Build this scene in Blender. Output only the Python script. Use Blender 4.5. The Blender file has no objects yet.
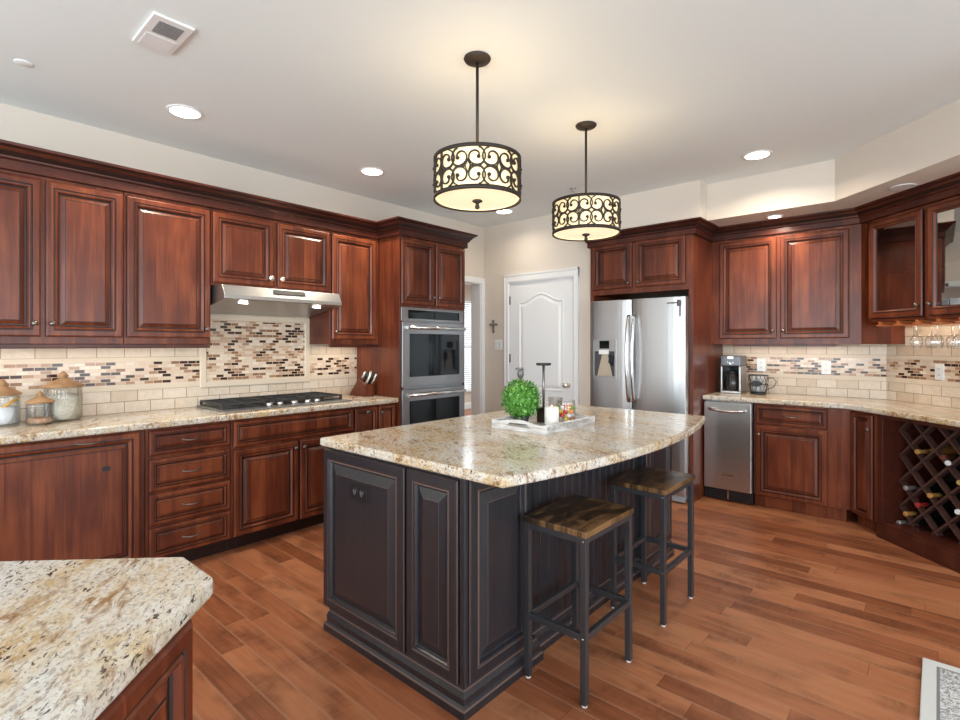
import bpy, math, random
from math import pi, sin, cos, radians as R
random.seed(7)
C = bpy.context.scene.collection
scn = bpy.context.scene

# ------------------------------------------------------------------ camera
cd = bpy.data.cameras.new('camera'); cam = bpy.data.objects.new('camera', cd); C.objects.link(cam)
cd.sensor_width = 36; cd.lens = 517.74 / 960 * 36; cd.shift_y = -0.01576; cd.clip_start = 0.02
cam.location = (0, 0, 1.36); cam.rotation_euler = (R(90), 0, R(41.489)); scn.camera = cam
# ------------------------------------------------------------------ world, view
scn.view_settings.view_transform = 'Standard'; scn.view_settings.look = 'None'
scn.view_settings.gamma = 1.0; scn.view_settings.use_curve_mapping = False
scn.view_settings.exposure = 0.5
w = bpy.data.worlds.new('World'); scn.world = w; w.use_nodes = True
w.node_tree.nodes['Background'].inputs[0].default_value = (0.80, 0.90, 1.0, 1)
w.node_tree.nodes['Background'].inputs[1].default_value = 2.0

def light(kind, name, loc, power, color=(1, 1, 1), size=0.1, size_y=None, rot=(0, 0, 0), spread=None, shape=None):
    l = bpy.data.lights.new(name, kind); l.energy = power; l.color = color
    if kind == 'AREA':
        l.size = size
        if size_y: l.shape = 'RECTANGLE'; l.size_y = size_y
        if shape: l.shape = shape
        if spread: l.spread = R(spread)
    elif kind == 'POINT': l.shadow_soft_size = size
    elif kind == 'SPOT': l.shadow_soft_size = size; l.spot_size = R(spread or 120); l.spot_blend = 0.6
    o = bpy.data.objects.new(name, l); o.location = loc; o.rotation_euler = rot; C.objects.link(o); return o

DAY = (0.80, 0.92, 1.0); WARM = (1.0, 0.80, 0.56)
# daylight entering the windows of the unseen half of the room (rear wall y=-3, right wall x=4)
light('AREA', 'daylight_rear_window', (-2.1, -2.97, 1.45), 78, DAY, 2.2, 1.7, (R(90), 0, 0))
light('AREA', 'daylight_rear_window', (1.6, -2.97, 1.45), 88, DAY, 2.4, 1.7, (R(90), 0, 0))
light('AREA', 'daylight_side_window', (3.97, -0.6, 1.3), 95, DAY, 2.6, 2.2, (R(90), 0, R(90)))
light('AREA', 'daylight_side_window', (3.97, 2.3, 1.5), 34, DAY, 1.6, 1.5, (R(90), 0, R(90)))
light('AREA', 'daylight_next_room', (-5.6, 6.5, 2.6), 90, DAY, 2.0, 2.0, (0, 0, 0))

# ------------------------------------------------------------------ mesh builder
class B:
    def __init__(s): s.v = []; s.f = []; s.m = []; s.sm = []
    def add(s, vs, fs, m=0, smooth=False):
        k = len(s.v); s.v += [tuple(p) for p in vs]
        for f in fs: s.f.append([k + i for i in f]); s.m.append(m); s.sm.append(smooth)
        return s
    def box(s, x0, x1, y0, y1, z0, z1, m=0):
        v = [(x, y, z) for z in (z0, z1) for y in (y0, y1) for x in (x0, x1)]
        return s.add(v, [(0, 2, 3, 1), (4, 5, 7, 6), (0, 1, 5, 4), (2, 6, 7, 3), (0, 4, 6, 2), (1, 3, 7, 5)], m)
    def prism(s, poly, z0, z1, m=0):
        if area(poly) < 0: poly = poly[::-1]
        n = len(poly); v = [(x, y, z0) for x, y in poly] + [(x, y, z1) for x, y in poly]
        f = [tuple(range(n))[::-1], tuple(range(n, 2 * n))] + [(i, (i + 1) % n, n + (i + 1) % n, n + i) for i in range(n)]
        return s.add(v, f, m)
    def extr(s, poly, axis, a, b, m=0):
        # poly in the plane across axis: 'x' -> (y,z), 'y' -> (x,z)
        n = len(poly)
        mk = (lambda p, t: (t, p[0], p[1])) if axis == 'x' else (lambda p, t: (p[0], t, p[1]))
        v = [mk(p, a) for p in poly] + [mk(p, b) for p in poly]
        f = [tuple(range(n)), tuple(range(n, 2 * n))[::-1]] + [(i, n + i, n + (i + 1) % n, (i + 1) % n) for i in range(n)]
        return s.add(v, f, m)
    def lathe(s, prof, c=(0, 0, 0), n=24, axis='z', m=0, cap=True):
        v = []
        for r, h in prof:
            for i in range(n):
                a = 2 * pi * i / n; p = (r * cos(a), r * sin(a), h)
                if axis == 'y': p = (p[0], -p[2], p[1])
                if axis == 'x': p = (p[2], p[0], p[1])
                v.append((c[0] + p[0], c[1] + p[1], c[2] + p[2]))
        f = []
        for k in range(len(prof) - 1):
            for i in range(n):
                j = (i + 1) % n; f.append((k * n + i, k * n + j, (k + 1) * n + j, (k + 1) * n + i))
        s.add(v, f, m, True)
        if cap:
            k = len(s.v) - len(v)
            for base, rev in ((0, True), ((len(prof) - 1) * n, False)):
                idx = [k + base + i for i in range(n)]
                s.f.append(idx[::-1] if rev else idx); s.m.append(m); s.sm.append(False)
        return s
    def tube(s, pts, r, n=8, m=0, closed=False, square=False):
        import mathutils as mu
        P = [mu.Vector(p) for p in pts]; N = len(P); v = []; up = None
        for i in range(N):
            if closed: t = (P[(i + 1) % N] - P[i - 1])
            else: t = P[min(i + 1, N - 1)] - P[max(i - 1, 0)]
            t.normalize()
            if up is None: up = mu.Vector((0, 0, 1)) if abs(t.z) < .9 else mu.Vector((1, 0, 0))
            a = t.cross(up)
            if a.length < 1e-6: a = t.cross(mu.Vector((0.3, 1, 0.2)))
            a.normalize(); b = a.cross(t); b.normalize(); up = b
            for k in range(n):
                q = 2 * pi * (k + (.5 if square else 0)) / n
                v.append(tuple(P[i] + a * (r * cos(q)) + b * (r * sin(q))))
        f = []
        for i in range(N if closed else N - 1):
            j = (i + 1) % N
            for k in range(n):
                l = (k + 1) % n; f.append((i * n + k, i * n + l, j * n + l, j * n + k))
        s.add(v, f, m, not square)
        if not closed:
            k = len(s.v) - len(v)
            s.f.append([k + i for i in range(n)][::-1]); s.m.append(m); s.sm.append(False)
            s.f.append([k + (N - 1) * n + i for i in range(n)]); s.m.append(m); s.sm.append(False)
        return s
    def sphere(s, c, r, n=12, m=0, sz=1.0):
        k = max(6, n // 2)
        prof = [(max(r * sin(pi * i / k), 1e-4), -r * sz * cos(pi * i / k)) for i in range(k + 1)]
        return s.lathe(prof, c, n, m=m, cap=False)
    def sweep(s, prof, path, closed=False):
        # prof: list of (out, z, mat); out is to the right of the path
        N = len(path); dirs = []
        segs = N if closed else N - 1
        for i in range(segs):
            a, b = path[i], path[(i + 1) % N]; l = math.hypot(b[0] - a[0], b[1] - a[1]); dirs.append(((b[0] - a[0]) / l, (b[1] - a[1]) / l))
        off = []
        for i in range(N):
            if closed: d0, d1 = dirs[i - 1], dirs[i]
            else: d0, d1 = dirs[max(i - 1, 0)], dirs[min(i, segs - 1)]
            n0 = (d0[1], -d0[0]); n1 = (d1[1], -d1[0]); k = 1 + n0[0] * n1[0] + n0[1] * n1[1]
            off.append(((n0[0] + n1[0]) / k, (n0[1] + n1[1]) / k))
        np_ = len(prof); base = len(s.v)
        for i in range(N):
            for q in prof: s.v.append((path[i][0] + off[i][0] * q[0], path[i][1] + off[i][1] * q[0], q[1]))
        for i in range(segs):
            j = (i + 1) % N
            for k in range(np_ - 1):
                s.f.append([base + i * np_ + k, base + j * np_ + k, base + j * np_ + k + 1, base + i * np_ + k + 1])
                s.m.append(prof[k + 1][2] if len(prof[k + 1]) > 2 else 0); s.sm.append(False)
            s.f.append([base + i * np_, base + i * np_ + np_ - 1, base + j * np_ + np_ - 1, base + j * np_]); s.m.append(0); s.sm.append(False)
        if not closed:
            s.f.append([base + k for k in range(np_)]); s.m.append(0); s.sm.append(False)
            s.f.append([base + (N - 1) * np_ + k for k in range(np_)][::-1]); s.m.append(0); s.sm.append(False)
        return s
    def rings(s, outline, prof, x0=0, z0=0, fill_m=0, back=True):
        # outline: (x,z) polygon CCW; prof: (inset, height, mat); the front looks to -y
        base = len(s.v); n = len(outline)
        for ins, h, m in prof:
            for x, z in inset(outline, ins): s.v.append((x0 + x, -h, z0 + z))
        for k in range(len(prof) - 1):
            for i in range(n):
                j = (i + 1) % n
                s.f.append([base + k * n + i, base + k * n + j, base + (k + 1) * n + j, base + (k + 1) * n + i])
                s.m.append(prof[k + 1][2]); s.sm.append(False)
        s.f.append([base + (len(prof) - 1) * n + i for i in range(n)]); s.m.append(fill_m); s.sm.append(False)
        if back: s.f.append([base + i for i in range(n)][::-1]); s.m.append(0); s.sm.append(False)
        return s
    def mesh(s, name, mats, fix=True):
        me = bpy.data.meshes.new(name); me.from_pydata(s.v, [], s.f)
        for m in (mats if isinstance(mats, (list, tuple)) else [mats]): me.materials.append(m)
        me.polygons.foreach_set('material_index', s.m); me.polygons.foreach_set('use_smooth', s.sm)
        if fix:
            import bmesh
            bm = bmesh.new(); bm.from_mesh(me); bmesh.ops.recalc_face_normals(bm, faces=bm.faces); bm.to_mesh(me); bm.free()
        me.update(); return me

def area(p): return sum(p[i][0] * p[(i + 1) % len(p)][1] - p[(i + 1) % len(p)][0] * p[i][1] for i in range(len(p))) / 2
def inset(poly, d):
    if area(poly) < 0: poly = poly[::-1]
    out = []; n = len(poly)
    for i in range(n):
        a, b, c = poly[i - 1], poly[i], poly[(i + 1) % n]
        l0 = math.hypot(b[0] - a[0], b[1] - a[1]); l1 = math.hypot(c[0] - b[0], c[1] - b[1])
        n0 = (-(b[1] - a[1]) / l0, (b[0] - a[0]) / l0); n1 = (-(c[1] - b[1]) / l1, (c[0] - b[0]) / l1)
        k = 1 + n0[0] * n1[0] + n0[1] * n1[1]
        out.append((b[0] + (n0[0] + n1[0]) / k * d, b[1] + (n0[1] + n1[1]) / k * d))
    return out
def rect(w, h): return [(0, 0), (w, 0), (w, h), (0, h)]

def obj(name, b, mats, parent=None, loc=(0, 0, 0), rot=0, bevel=0, seg=2, label=None, fix=True):
    me = b.mesh(name, mats, fix) if isinstance(b, B) else b
    o = bpy.data.objects.new(name, me); C.objects.link(o); o.location = loc
    o.rotation_euler = rot if isinstance(rot, tuple) else (0, 0, rot)
    if parent: o.parent = parent
    if bevel:
        md = o.modifiers.new('bevel', 'BEVEL'); md.width = bevel; md.segments = seg; md.limit_method = 'ANGLE'; md.angle_limit = R(40)
    if label: o['label'] = label
    return o
def thing(name, label, cat, loc=(0, 0, 0), rot=0, group=None):
    o = bpy.data.objects.new(name, None); C.objects.link(o); o.location = loc
    o.rotation_euler = rot if isinstance(rot, tuple) else (0, 0, rot)
    o.empty_display_size = .05
    return tag(o, label, cat, group)
def tag(o, label, cat, group=None, kind=None):
    o['label'] = label; o['category'] = cat
    if group: o['group'] = group
    if kind: o['kind'] = kind
    return o
def struct(name, b, mats, label=None, **k):
    o = obj(name, b, mats, **k); o['kind'] = 'structure'
    if label: o['label'] = label
    return o
def dup(root, loc, label, rot=None, group=None):
    r = root.copy(); C.objects.link(r); r.location = loc; r['label'] = label
    if rot is not None: r.rotation_euler = (0, 0, rot)
    if group: r['group'] = group
    for ch in list(root.children):
        c = ch.copy(); C.objects.link(c); c.parent = r
        for g in list(ch.children):
            d = g.copy(); C.objects.link(d); d.parent = c
    return r

# ------------------------------------------------------------------ materials
class NT:
    def __init__(s, name):
        s.mat = bpy.data.materials.new(name); s.mat.use_nodes = True; s.t = s.mat.node_tree
        s.b = s.t.nodes['Principled BSDF']; s.out = s.t.nodes['Material Output']
    def n(s, typ, **k):
        nd = s.t.nodes.new('ShaderNode' + typ)
        for a, v in k.items(): setattr(nd, a, v)
        return nd
    def l(s, a, b): s.t.links.new(a, b)
    def put(s, v, sock):
        if hasattr(v, 'is_output') or hasattr(v, 'links'): s.l(v, sock)
        else: sock.default_value = v
    def m(s, op, a, b=0.0, c=None):
        nd = s.n('Math', operation=op); s.put(a, nd.inputs[0]); s.put(b, nd.inputs[1])
        if c is not None: s.put(c, nd.inputs[2])
        return nd.outputs[0]
    def coord(s, kind='Object'): return s.n('TexCoord').outputs[kind]
    def xyz(s, v):
        nd = s.n('SeparateXYZ'); s.l(v, nd.inputs[0]); return nd.outputs
    def comb(s, x=0.0, y=0.0, z=0.0):
        nd = s.n('CombineXYZ')
        for i, q in enumerate((x, y, z)): s.put(q, nd.inputs[i])
        return nd.outputs[0]
    def mapping(s, v, scale=(1, 1, 1), rot=(0, 0, 0), loc=(0, 0, 0)):
        nd = s.n('Mapping'); s.l(v, nd.inputs[0]); nd.inputs[1].default_value = loc; nd.inputs[2].default_value = rot; nd.inputs[3].default_value = scale
        return nd.outputs[0]
    def noise(s, v, scale, detail=3, rough=.55, dist=0.0):
        nd = s.n('TexNoise'); s.l(v, nd.inputs['Vector']); nd.inputs['Scale'].default_value = scale
        nd.inputs['Detail'].default_value = detail; nd.inputs['Roughness'].default_value = rough; nd.inputs['Distortion'].default_value = dist
        return nd.outputs[0]
    def white(s, v):
        nd = s.n('TexWhiteNoise', noise_dimensions='3D'); s.l(v, nd.inputs[0]); return nd.outputs[0]
    def ramp(s, f, stops, interp='LINEAR'):
        nd = s.n('ValToRGB'); s.put(f, nd.inputs[0]); cr = nd.color_ramp; cr.interpolation = interp
        while len(cr.elements) < len(stops): cr.elements.new(0.5)
        for e, (p, c) in zip(cr.elements, stops): e.position = p; e.color = tuple(c) + ((1,) if len(c) == 3 else ())
        return nd.outputs[0]
    def mix(s, f, a, b, mode='MIX'):
        nd = s.n('MixRGB', blend_type=mode); s.put(f, nd.inputs[0])
        for v, i in ((a, 1), (b, 2)):
            if isinstance(v, tuple): nd.inputs[i].default_value = v + ((1,) if len(v) == 3 else ())
            else: s.l(v, nd.inputs[i])
        return nd.outputs[0]
    def bump(s, h, strength=.2, dist=.01):
        nd = s.n('Bump'); s.l(h, nd.inputs['Height']); nd.inputs['Strength'].default_value = strength; nd.inputs['Distance'].default_value = dist
        s.l(nd.outputs[0], s.b.inputs['Normal'])
    def set(s, color=None, rough=None, metal=None, **k):
        if color is not None:
            if isinstance(color, tuple): s.b.inputs['Base Color'].default_value = color + ((1,) if len(color) == 3 else ())
            else: s.l(color, s.b.inputs['Base Color'])
        if rough is not None: s.put(rough, s.b.inputs['Roughness'])
        if metal is not None: s.b.inputs['Metallic'].default_value = metal
        for a, v in k.items(): s.b.inputs[a.replace('_', ' ')].default_value = v
        return s.mat

def plain(name, col, rough=.5, metal=0.0, **k): return NT(name).set(col, rough, metal, **k)
def emis(name, col, st):
    n = NT(name); return n.set(col, .5, Emission_Color=col + (1,), Emission_Strength=st)
def cherry(name, dark, mid, light_, rough=.33, vertical=True):
    n = NT(name); v = n.coord(); x, y, z = n.xyz(v)
    rnd = n.n('ObjectInfo').outputs['Random']
    st = n.m('FLOOR', n.m('ADD', n.m('DIVIDE', n.m('ADD', x, n.m('MULTIPLY', y, .31)), .098), n.m('MULTIPLY', rnd, 9)))
    tone = n.white(n.comb(st, n.m('FLOOR', n.m('MULTIPLY', rnd, 97)), 0.0))
    off = n.comb(n.m('MULTIPLY', tone, 7), n.m('MULTIPLY', rnd, 11), 0.0)
    av = n.n('VectorMath', operation='ADD'); n.l(v, av.inputs[0]); n.l(off, av.inputs[1])
    grain = n.noise(n.mapping(av.outputs[0], (26, 26, 1.6) if vertical else (1.6, 26, 26)), 1.0, 4, .6, .6)
    pore = n.noise(n.mapping(av.outputs[0], (150, 150, 8) if vertical else (8, 150, 150)), 1.0, 2, .6)
    blot = n.noise(n.mapping(av.outputs[0], (4, 4, 3)), 1.0, 2, .5)
    f = n.m('ADD', n.m('ADD', n.m('MULTIPLY', grain, .5), n.m('MULTIPLY', blot, .42)), n.m('ADD', n.m('MULTIPLY', tone, .16), n.m('MULTIPLY', pore, .12)))
    col = n.ramp(f, [(.34, dark), (.58, mid), (.82, light_)])
    n.bump(pore, .06, .002)
    return n.set(col, rough, Specular_IOR_Level=.32, Coat_Weight=.10, Coat_Roughness=.25)

wood = cherry('cherry_wood', (.045, .0095, .0050), (.122, .0275, .0115), (.25, .066, .024))
wood_h = cherry('cherry_wood_horizontal', (.075, .017, .009), (.165, .040, .018), (.29, .080, .034), vertical=False)
glaze = plain('dark_glaze', (.016, .005, .004), .4)
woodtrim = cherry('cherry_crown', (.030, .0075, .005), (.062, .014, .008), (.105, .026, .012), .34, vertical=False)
WD = [wood, glaze]
def ebony(name):
    n = NT(name); v = n.coord()
    g = n.noise(n.mapping(v, (40, 40, 2)), 1.0, 4, .6, .4); s2 = n.noise(v, 90, 2, .5)
    c = n.ramp(n.m('ADD', n.m('MULTIPLY', g, .7), n.m('MULTIPLY', s2, .3)), [(.3, (.010, .010, .013)), (.6, (.020, .020, .025)), (.85, (.048, .037, .037))])
    n.bump(g, .08, .002)
    return n.set(c, .34, Specular_IOR_Level=.5, Coat_Weight=.2, Coat_Roughness=.25)
black_wood = ebony('rubbed_black_wood'); rub = plain('rubbed_edge', (.105, .060, .046), .45)
IS = [black_wood, rub]

def granite():
    n = NT('granite'); v = n.coord('Object')
    geo = n.n('NewGeometry').outputs['Position']; v = geo
    st = n.mapping(v, (1, 1, 1), (0, 0, R(30)), (9.7, -6.1, 0.0))  # offset puts the cool daylight look into the stone: paler at the peninsula
    flow = n.mapping(st, (1.0, 2.2, 1.5))
    base = n.ramp(n.noise(flow, 2.6, 4, .6, .8), [(.34, (.64, .61, .56)), (.48, (.61, .51, .37)), (.64, (.55, .37, .17))])
    cloud = n.ramp(n.noise(flow, 24, 4, .65, .4), [(.42, (0, 0, 0)), (.60, (1, 1, 1))])
    col = n.mix(n.m('MULTIPLY', cloud, .6), base, (.72, .69, .63))
    grey = n.ramp(n.noise(n.mapping(st, (1, 1.9, 1.5)), 62, 3, .6, .3), [(.53, (0, 0, 0)), (.64, (1, 1, 1))])
    col = n.mix(n.m('MULTIPLY', grey, .60), col, (.30, .25, .20))
    band = n.ramp(n.noise(flow, 4.2, 3, .6, 1.2), [(.47, (0, 0, 0)), (.58, (1, 1, 1))])
    gold = n.ramp(n.noise(n.mapping(st, (1, 2.8, 1.5)), 15, 4, .7, .9), [(.49, (0, 0, 0)), (.60, (1, 1, 1))])
    col = n.mix(n.m('MULTIPLY', n.m('MULTIPLY', gold, band), .85), col, (.27, .12, .03))
    fl = n.ramp(n.noise(n.mapping(st, (1, 2.1, 1.6)), 58, 3, .6, .6), [(.580, (0, 0, 0)), (.63, (1, 1, 1))])
    dens = n.ramp(n.noise(flow, 7, 2, .5), [(.42, (.25,) * 3), (.56, (1, 1, 1))])
    col = n.mix(n.m('MULTIPLY', n.m('MULTIPLY', fl, dens), .95), col, (.040, .022, .014))
    fine = n.ramp(n.noise(st, 150, 2, .5), [(.58, (0, 0, 0)), (.68, (1, 1, 1))])
    col = n.mix(n.m('MULTIPLY', fine, .50), col, (.17, .12, .085))
    return n.set(col, .17, Specular_IOR_Level=.5)
granite_m = granite()

def tiles(name, w_, h_, gap, stops, mortar, v0=0.0, rough=.35, vary=0.0, half=.5):
    n = NT(name); v = n.coord(); x, y, z = n.xyz(v)
    vv = n.m('DIVIDE', n.m('SUBTRACT', z, v0), h_); row = n.m('FLOOR', vv); fv = n.m('SUBTRACT', vv, row)
    u = n.m('ADD', n.m('DIVIDE', n.m('ADD', x, 20.0), w_), n.m('MULTIPLY', n.m('FLOORED_MODULO', row, 2.0), half))
    col = n.m('FLOOR', u); fu = n.m('SUBTRACT', u, col)
    e = n.m('MINIMUM', n.m('MULTIPLY', n.m('MINIMUM', fu, n.m('SUBTRACT', 1.0, fu)), w_), n.m('MULTIPLY', n.m('MINIMUM', fv, n.m('SUBTRACT', 1.0, fv)), h_))
    grout = n.m('LESS_THAN', e, gap / 2)
    c = n.ramp(n.white(n.comb(col, row, 3.0)), stops, 'CONSTANT' if vary == 0 else 'LINEAR')
    mott = n.ramp(n.noise(v, 34, 4, .6, .4), [(.3, (.80, .74, .68)), (.62, (1, 1, 1))])
    c = n.mix(.5, c, mott, 'MULTIPLY')
    c = n.mix(grout, c, mortar)
    n.bump(n.m('MINIMUM', e, gap), .5, .004)
    return n.set(c, n.m('ADD', n.m('MULTIPLY', grout, .4), rough))
T_SUB = [(0, (.62, .49, .36)), (.4, (.72, .60, .47)), (.75, (.76, .65, .53)), (1, (.66, .51, .38))]
GROUT = (.34, .25, .17)
tile_low = tiles('travertine_subway_tile', .150, .0735, .005, T_SUB, GROUT, .914, .38, 1)
tile_up = tiles('travertine_subway_tile_upper', .150, .0735, .005, T_SUB, GROUT, 1.277, .38, 1)
MOS = [(0, (.70, .56, .44)), (.30, (.58, .40, .28)), (.48, (.76, .65, .53)), (.60, (.27, .135, .075)), (.73, (.045, .016, .012)), (.93, (.40, .23, .14))]
mosaic = tiles('glass_mosaic_tile', .054, .0214, .0035, MOS, (.58, .46, .34), 1.0975, .16)
stone_trim = plain('travertine_liner', (.68, .56, .43), .4)

def floor_mat():
    n = NT('maple_plank_floor'); v = n.coord(); x, y, z = n.xyz(v)
    W, L = .1062, 1.25
    r = n.m('DIVIDE', n.m('SUBTRACT', y, 1.054 - 20 * .1062), W); row = n.m('FLOOR', r); fr = n.m('SUBTRACT', r, row)
    rr = n.white(n.comb(row, 5.0, 1.0))
    ll = n.m('MULTIPLY_ADD', n.white(n.comb(row, 9.0, 4.0)), .5, .8)
    u = n.m('ADD', n.m('DIVIDE', n.m('ADD', x, 20.0), ll), n.m('MULTIPLY', rr, 5.0)); col = n.m('FLOOR', u); fu = n.m('SUBTRACT', u, col)
    e = n.m('MINIMUM', n.m('MULTIPLY', n.m('MINIMUM', fr, n.m('SUBTRACT', 1.0, fr)), W), n.m('MULTIPLY', n.m('MINIMUM', fu, n.m('SUBTRACT', 1.0, fu)), ll))
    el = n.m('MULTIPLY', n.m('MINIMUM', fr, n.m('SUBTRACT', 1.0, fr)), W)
    tone = n.white(n.comb(col, row, 2.0))
    off = n.comb(n.m('MULTIPLY', tone, 31.0), n.m('MULTIPLY', row, 1.7), 0.0)
    av = n.n('VectorMath', operation='ADD'); n.l(v, av.inputs[0]); n.l(off, av.inputs[1])
    g = n.noise(n.mapping(av.outputs[0], (2.2, 34, 1)), 1.0, 5, .62, 1.2)
    fig = n.noise(n.mapping(av.outputs[0], (26, 7, 1)), 1.0, 3, .6, 1.6)
    patch = n.ramp(n.noise(n.mapping(av.outputs[0], (3.2, 7, 1)), 1.0, 2, .5), [(.47, (0, 0, 0)), (.66, (1, 1, 1))])
    f = n.m('ADD', n.m('ADD', n.m('MULTIPLY', tone, .40), n.m('MULTIPLY', g, .42)), .10)
    c = n.ramp(f, [(.22, (.15, .044, .018)), (.42, (.29, .096, .041)), (.60, (.395, .148, .066)), (.85, (.49, .215, .103))])
    c = n.mix(n.m('MULTIPLY', n.m('MULTIPLY', patch, fig), 1.0), c, (.10, .030, .014))
    c = n.mix(n.m('MULTIPLY', n.m('LESS_THAN', e, .0012), .75), c, (.10, .034, .016))
    c = n.mix(n.m('MULTIPLY', n.m('MULTIPLY', n.m('LESS_THAN', el, .0031), n.m('GREATER_THAN', el, .0010)), .45), c, (.62, .38, .24))  # bevel glints painted in: pale lines along both sides of each plank seam
    n.bump(n.m('MINIMUM', e, .004), .35, .004)
    return n.set(c, n.m('MULTIPLY_ADD', g, .16, .24), Specular_IOR_Level=.24)
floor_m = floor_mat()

def paint(name, col, rough=.7):
    n = NT(name); v = n.coord(); n.bump(n.noise(v, 260, 2, .5), .03, .001); return n.set(col, rough)
wall_m = paint('beige_wall_paint', (.68, .605, .52)); ceil_m = paint('white_ceiling_paint', (.81, .862, .862))
white_trim = paint('white_trim_paint', (.80, .80, .79), .35)
def steel(name, col=(.52, .52, .515), rough=.33, horiz=True):
    n = NT(name); v = n.coord()
    s_ = n.noise(n.mapping(v, (2, 2, 260) if horiz else (260, 260, 2)), 1.0, 2, .6)
    c = n.ramp(s_, [(.3, tuple(q * .97 for q in col)), (.7, tuple(min(1, q * 1.02) for q in col))])
    return n.set(c, n.m('MULTIPLY_ADD', s_, .05, rough), 1.0)
stainless = steel('stainless_steel'); stainless_d = steel('dark_stainless_steel', (.30, .31, .33), .3)
oven_steel = steel('oven_steel', (.31, .31, .315), .30)
chrome = plain('polished_steel', (.75, .75, .75), .15, 1.0)
nickel = plain('pewter_hardware', (.20, .17, .15), .3, .9); bright_knob = plain('satin_nickel', (.80, .77, .70), .28, .9)
bronze = plain('oil_rubbed_bronze', (.030, .021, .015), .55, .25)
blackm = plain('black_plastic', (.012, .012, .013), .35); black_gloss = plain('black_oven_glass', (.006, .007, .008), .05, Specular_IOR_Level=.22)
cast_iron = plain('cast_iron', (.03, .03, .03), .55); white_p = plain('white_plastic', (.82, .82, .80), .35)
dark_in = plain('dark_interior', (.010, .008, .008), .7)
tube_steel = plain('grey_powdercoated_steel', (.085, .085, .092), .38, .7)
def rustic():
    n = NT('rustic_brown_board'); v = n.coord()
    a = n.noise(n.mapping(v, (9, 4, 1)), 1.0, 4, .65, 1.0); g = n.noise(n.mapping(v, (90, 5, 1)), 1.0, 3, .6)
    c = n.ramp(n.m('MULTIPLY_ADD', g, .35, n.m('MULTIPLY', a, .7)), [(.42, (.008, .006, .005)), (.51, (.050, .025, .010)), (.62, (.20, .105, .042))])
    return n.set(c, .33)
rustic_m = rustic()
def glass(name, tint=(1, 1, 1), refl=.12, rough=0.02):
    n = NT(name); tr = n.n('BsdfTransparent'); tr.inputs[0].default_value = tint + (1,); gl = n.n('BsdfGlossy'); gl.inputs['Roughness'].default_value = rough
    lw = n.n('LayerWeight'); lw.inputs[0].default_value = .25
    mx = n.n('MixShader'); n.l(n.m('MULTIPLY_ADD', lw.outputs['Fresnel'], .45, refl), mx.inputs[0]); n.l(tr.outputs[0], mx.inputs[1]); n.l(gl.outputs[0], mx.inputs[2])
    n.l(mx.outputs[0], n.out.inputs[0]); return n.mat
clear = glass('clear_glass', (.985, .99, .99), .02); cab_glass = glass('cabinet_glass', (.72, .72, .72), .48, .01)

# ================================================================== SETTING
CE = 2.743
def floor_b(): return B().box(-7.6, 4.1, -3.1, 9.4, -.08, 0)
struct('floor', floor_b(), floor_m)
struct('ceiling', B().box(-7.6, 4.1, -3.1, 9.4, CE, CE + .1), ceil_m)
# left wall with the doorway beyond the ovens
b = B(); b.box(-4.15, -4.01, -3.1, 3.72, 0, CE); b.box(-4.15, -4.01, 3.72, 4.545, 2.075, CE); b.box(-4.15, -4.01, 4.545, 4.604, 0, CE)
struct('wall_left', b, wall_m)
b = B(); b.box(-4.15, -3.632, 4.604, 4.74, 0, CE); b.box(-2.784, -2.60, 4.604, 4.74, 0, CE); b.box(-3.632, -2.784, 4.604, 4.74, 2.058, CE)
b.box(-2.70, -2.60, 4.74, 5.50, 0, CE)
struct('wall_pantry', b, wall_m)
b = B(); b.box(-2.60, -.311, 5.371, 5.50, 0, CE); struct('wall_back', b, wall_m)
s2 = .70710678
b = B(); b.prism([(-.311, 5.371), (1.20, 3.86), (1.29, 3.95), (-.257, 5.50), (-.311, 5.50)], 0, CE)
struct('wall_corner', b, wall_m)
b = B(); b.box(1.20, 4.1, 3.86, 4.0, 0, CE); struct('wall_far_right', b, wall_m)
# unseen half of the room: windows the daylight comes through
b = B()
for x0, x1 in ((-4.15, -3.2), (-1.0, .4), (2.8, 4.1)): b.box(x0, x1, -3.1, -3.0, 0, CE)
for x0, x1 in ((-3.2, -1.0), (.4, 2.8)): b.box(x0, x1, -3.1, -3.0, 0, .6); b.box(x0, x1, -3.1, -3.0, 2.3, CE)
struct('wall_rear', b, wall_m)
b = B()
for y0, y1 in ((-3.1, -1.9), (.7, 1.5), (3.1, 4.0)): b.box(4.0, 4.1, y0, y1, 0, CE)
b.box(4.0, 4.1, -1.9, .7, 2.4, CE); b.box(4.0, 4.1, -1.9, .7, 0, .2); b.box(4.0, 4.1, 1.5, 3.1, 0, .75); b.box(4.0, 4.1, 1.5, 3.1, 2.25, CE)
struct('wall_right', b, wall_m)
k = 0
def winframe(name, a0, a1, z0, z1, axis, c):
    b = B(); t = .05
    def bx(p0, p1, q0, q1):
        if axis == 'x': b.box(p0, p1, c - .03, c + .03, q0, q1)
        else: b.box(c - .03, c + .03, p0, p1, q0, q1)
    bx(a0, a0 + t, z0, z1); bx(a1 - t, a1, z0, z1); bx(a0, a1, z0, z0 + t); bx(a0, a1, z1 - t, z1); bx((a0 + a1) / 2 - .02, (a0 + a1) / 2 + .02, z0, z1); bx(a0, a1, (z0 + z1) / 2 - .02, (z0 + z1) / 2 + .02)
    struct(name, b, white_trim)
winframe('window_1', -3.2, -1.0, .6, 2.3, 'x', -3.05); winframe('window_2', .4, 2.8, .6, 2.3, 'x', -3.05)
winframe('window_3', -1.9, .7, .2, 2.4, 'y', 4.05); winframe('window_4', 1.5, 3.1, .75, 2.25, 'y', 4.05)
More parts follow.
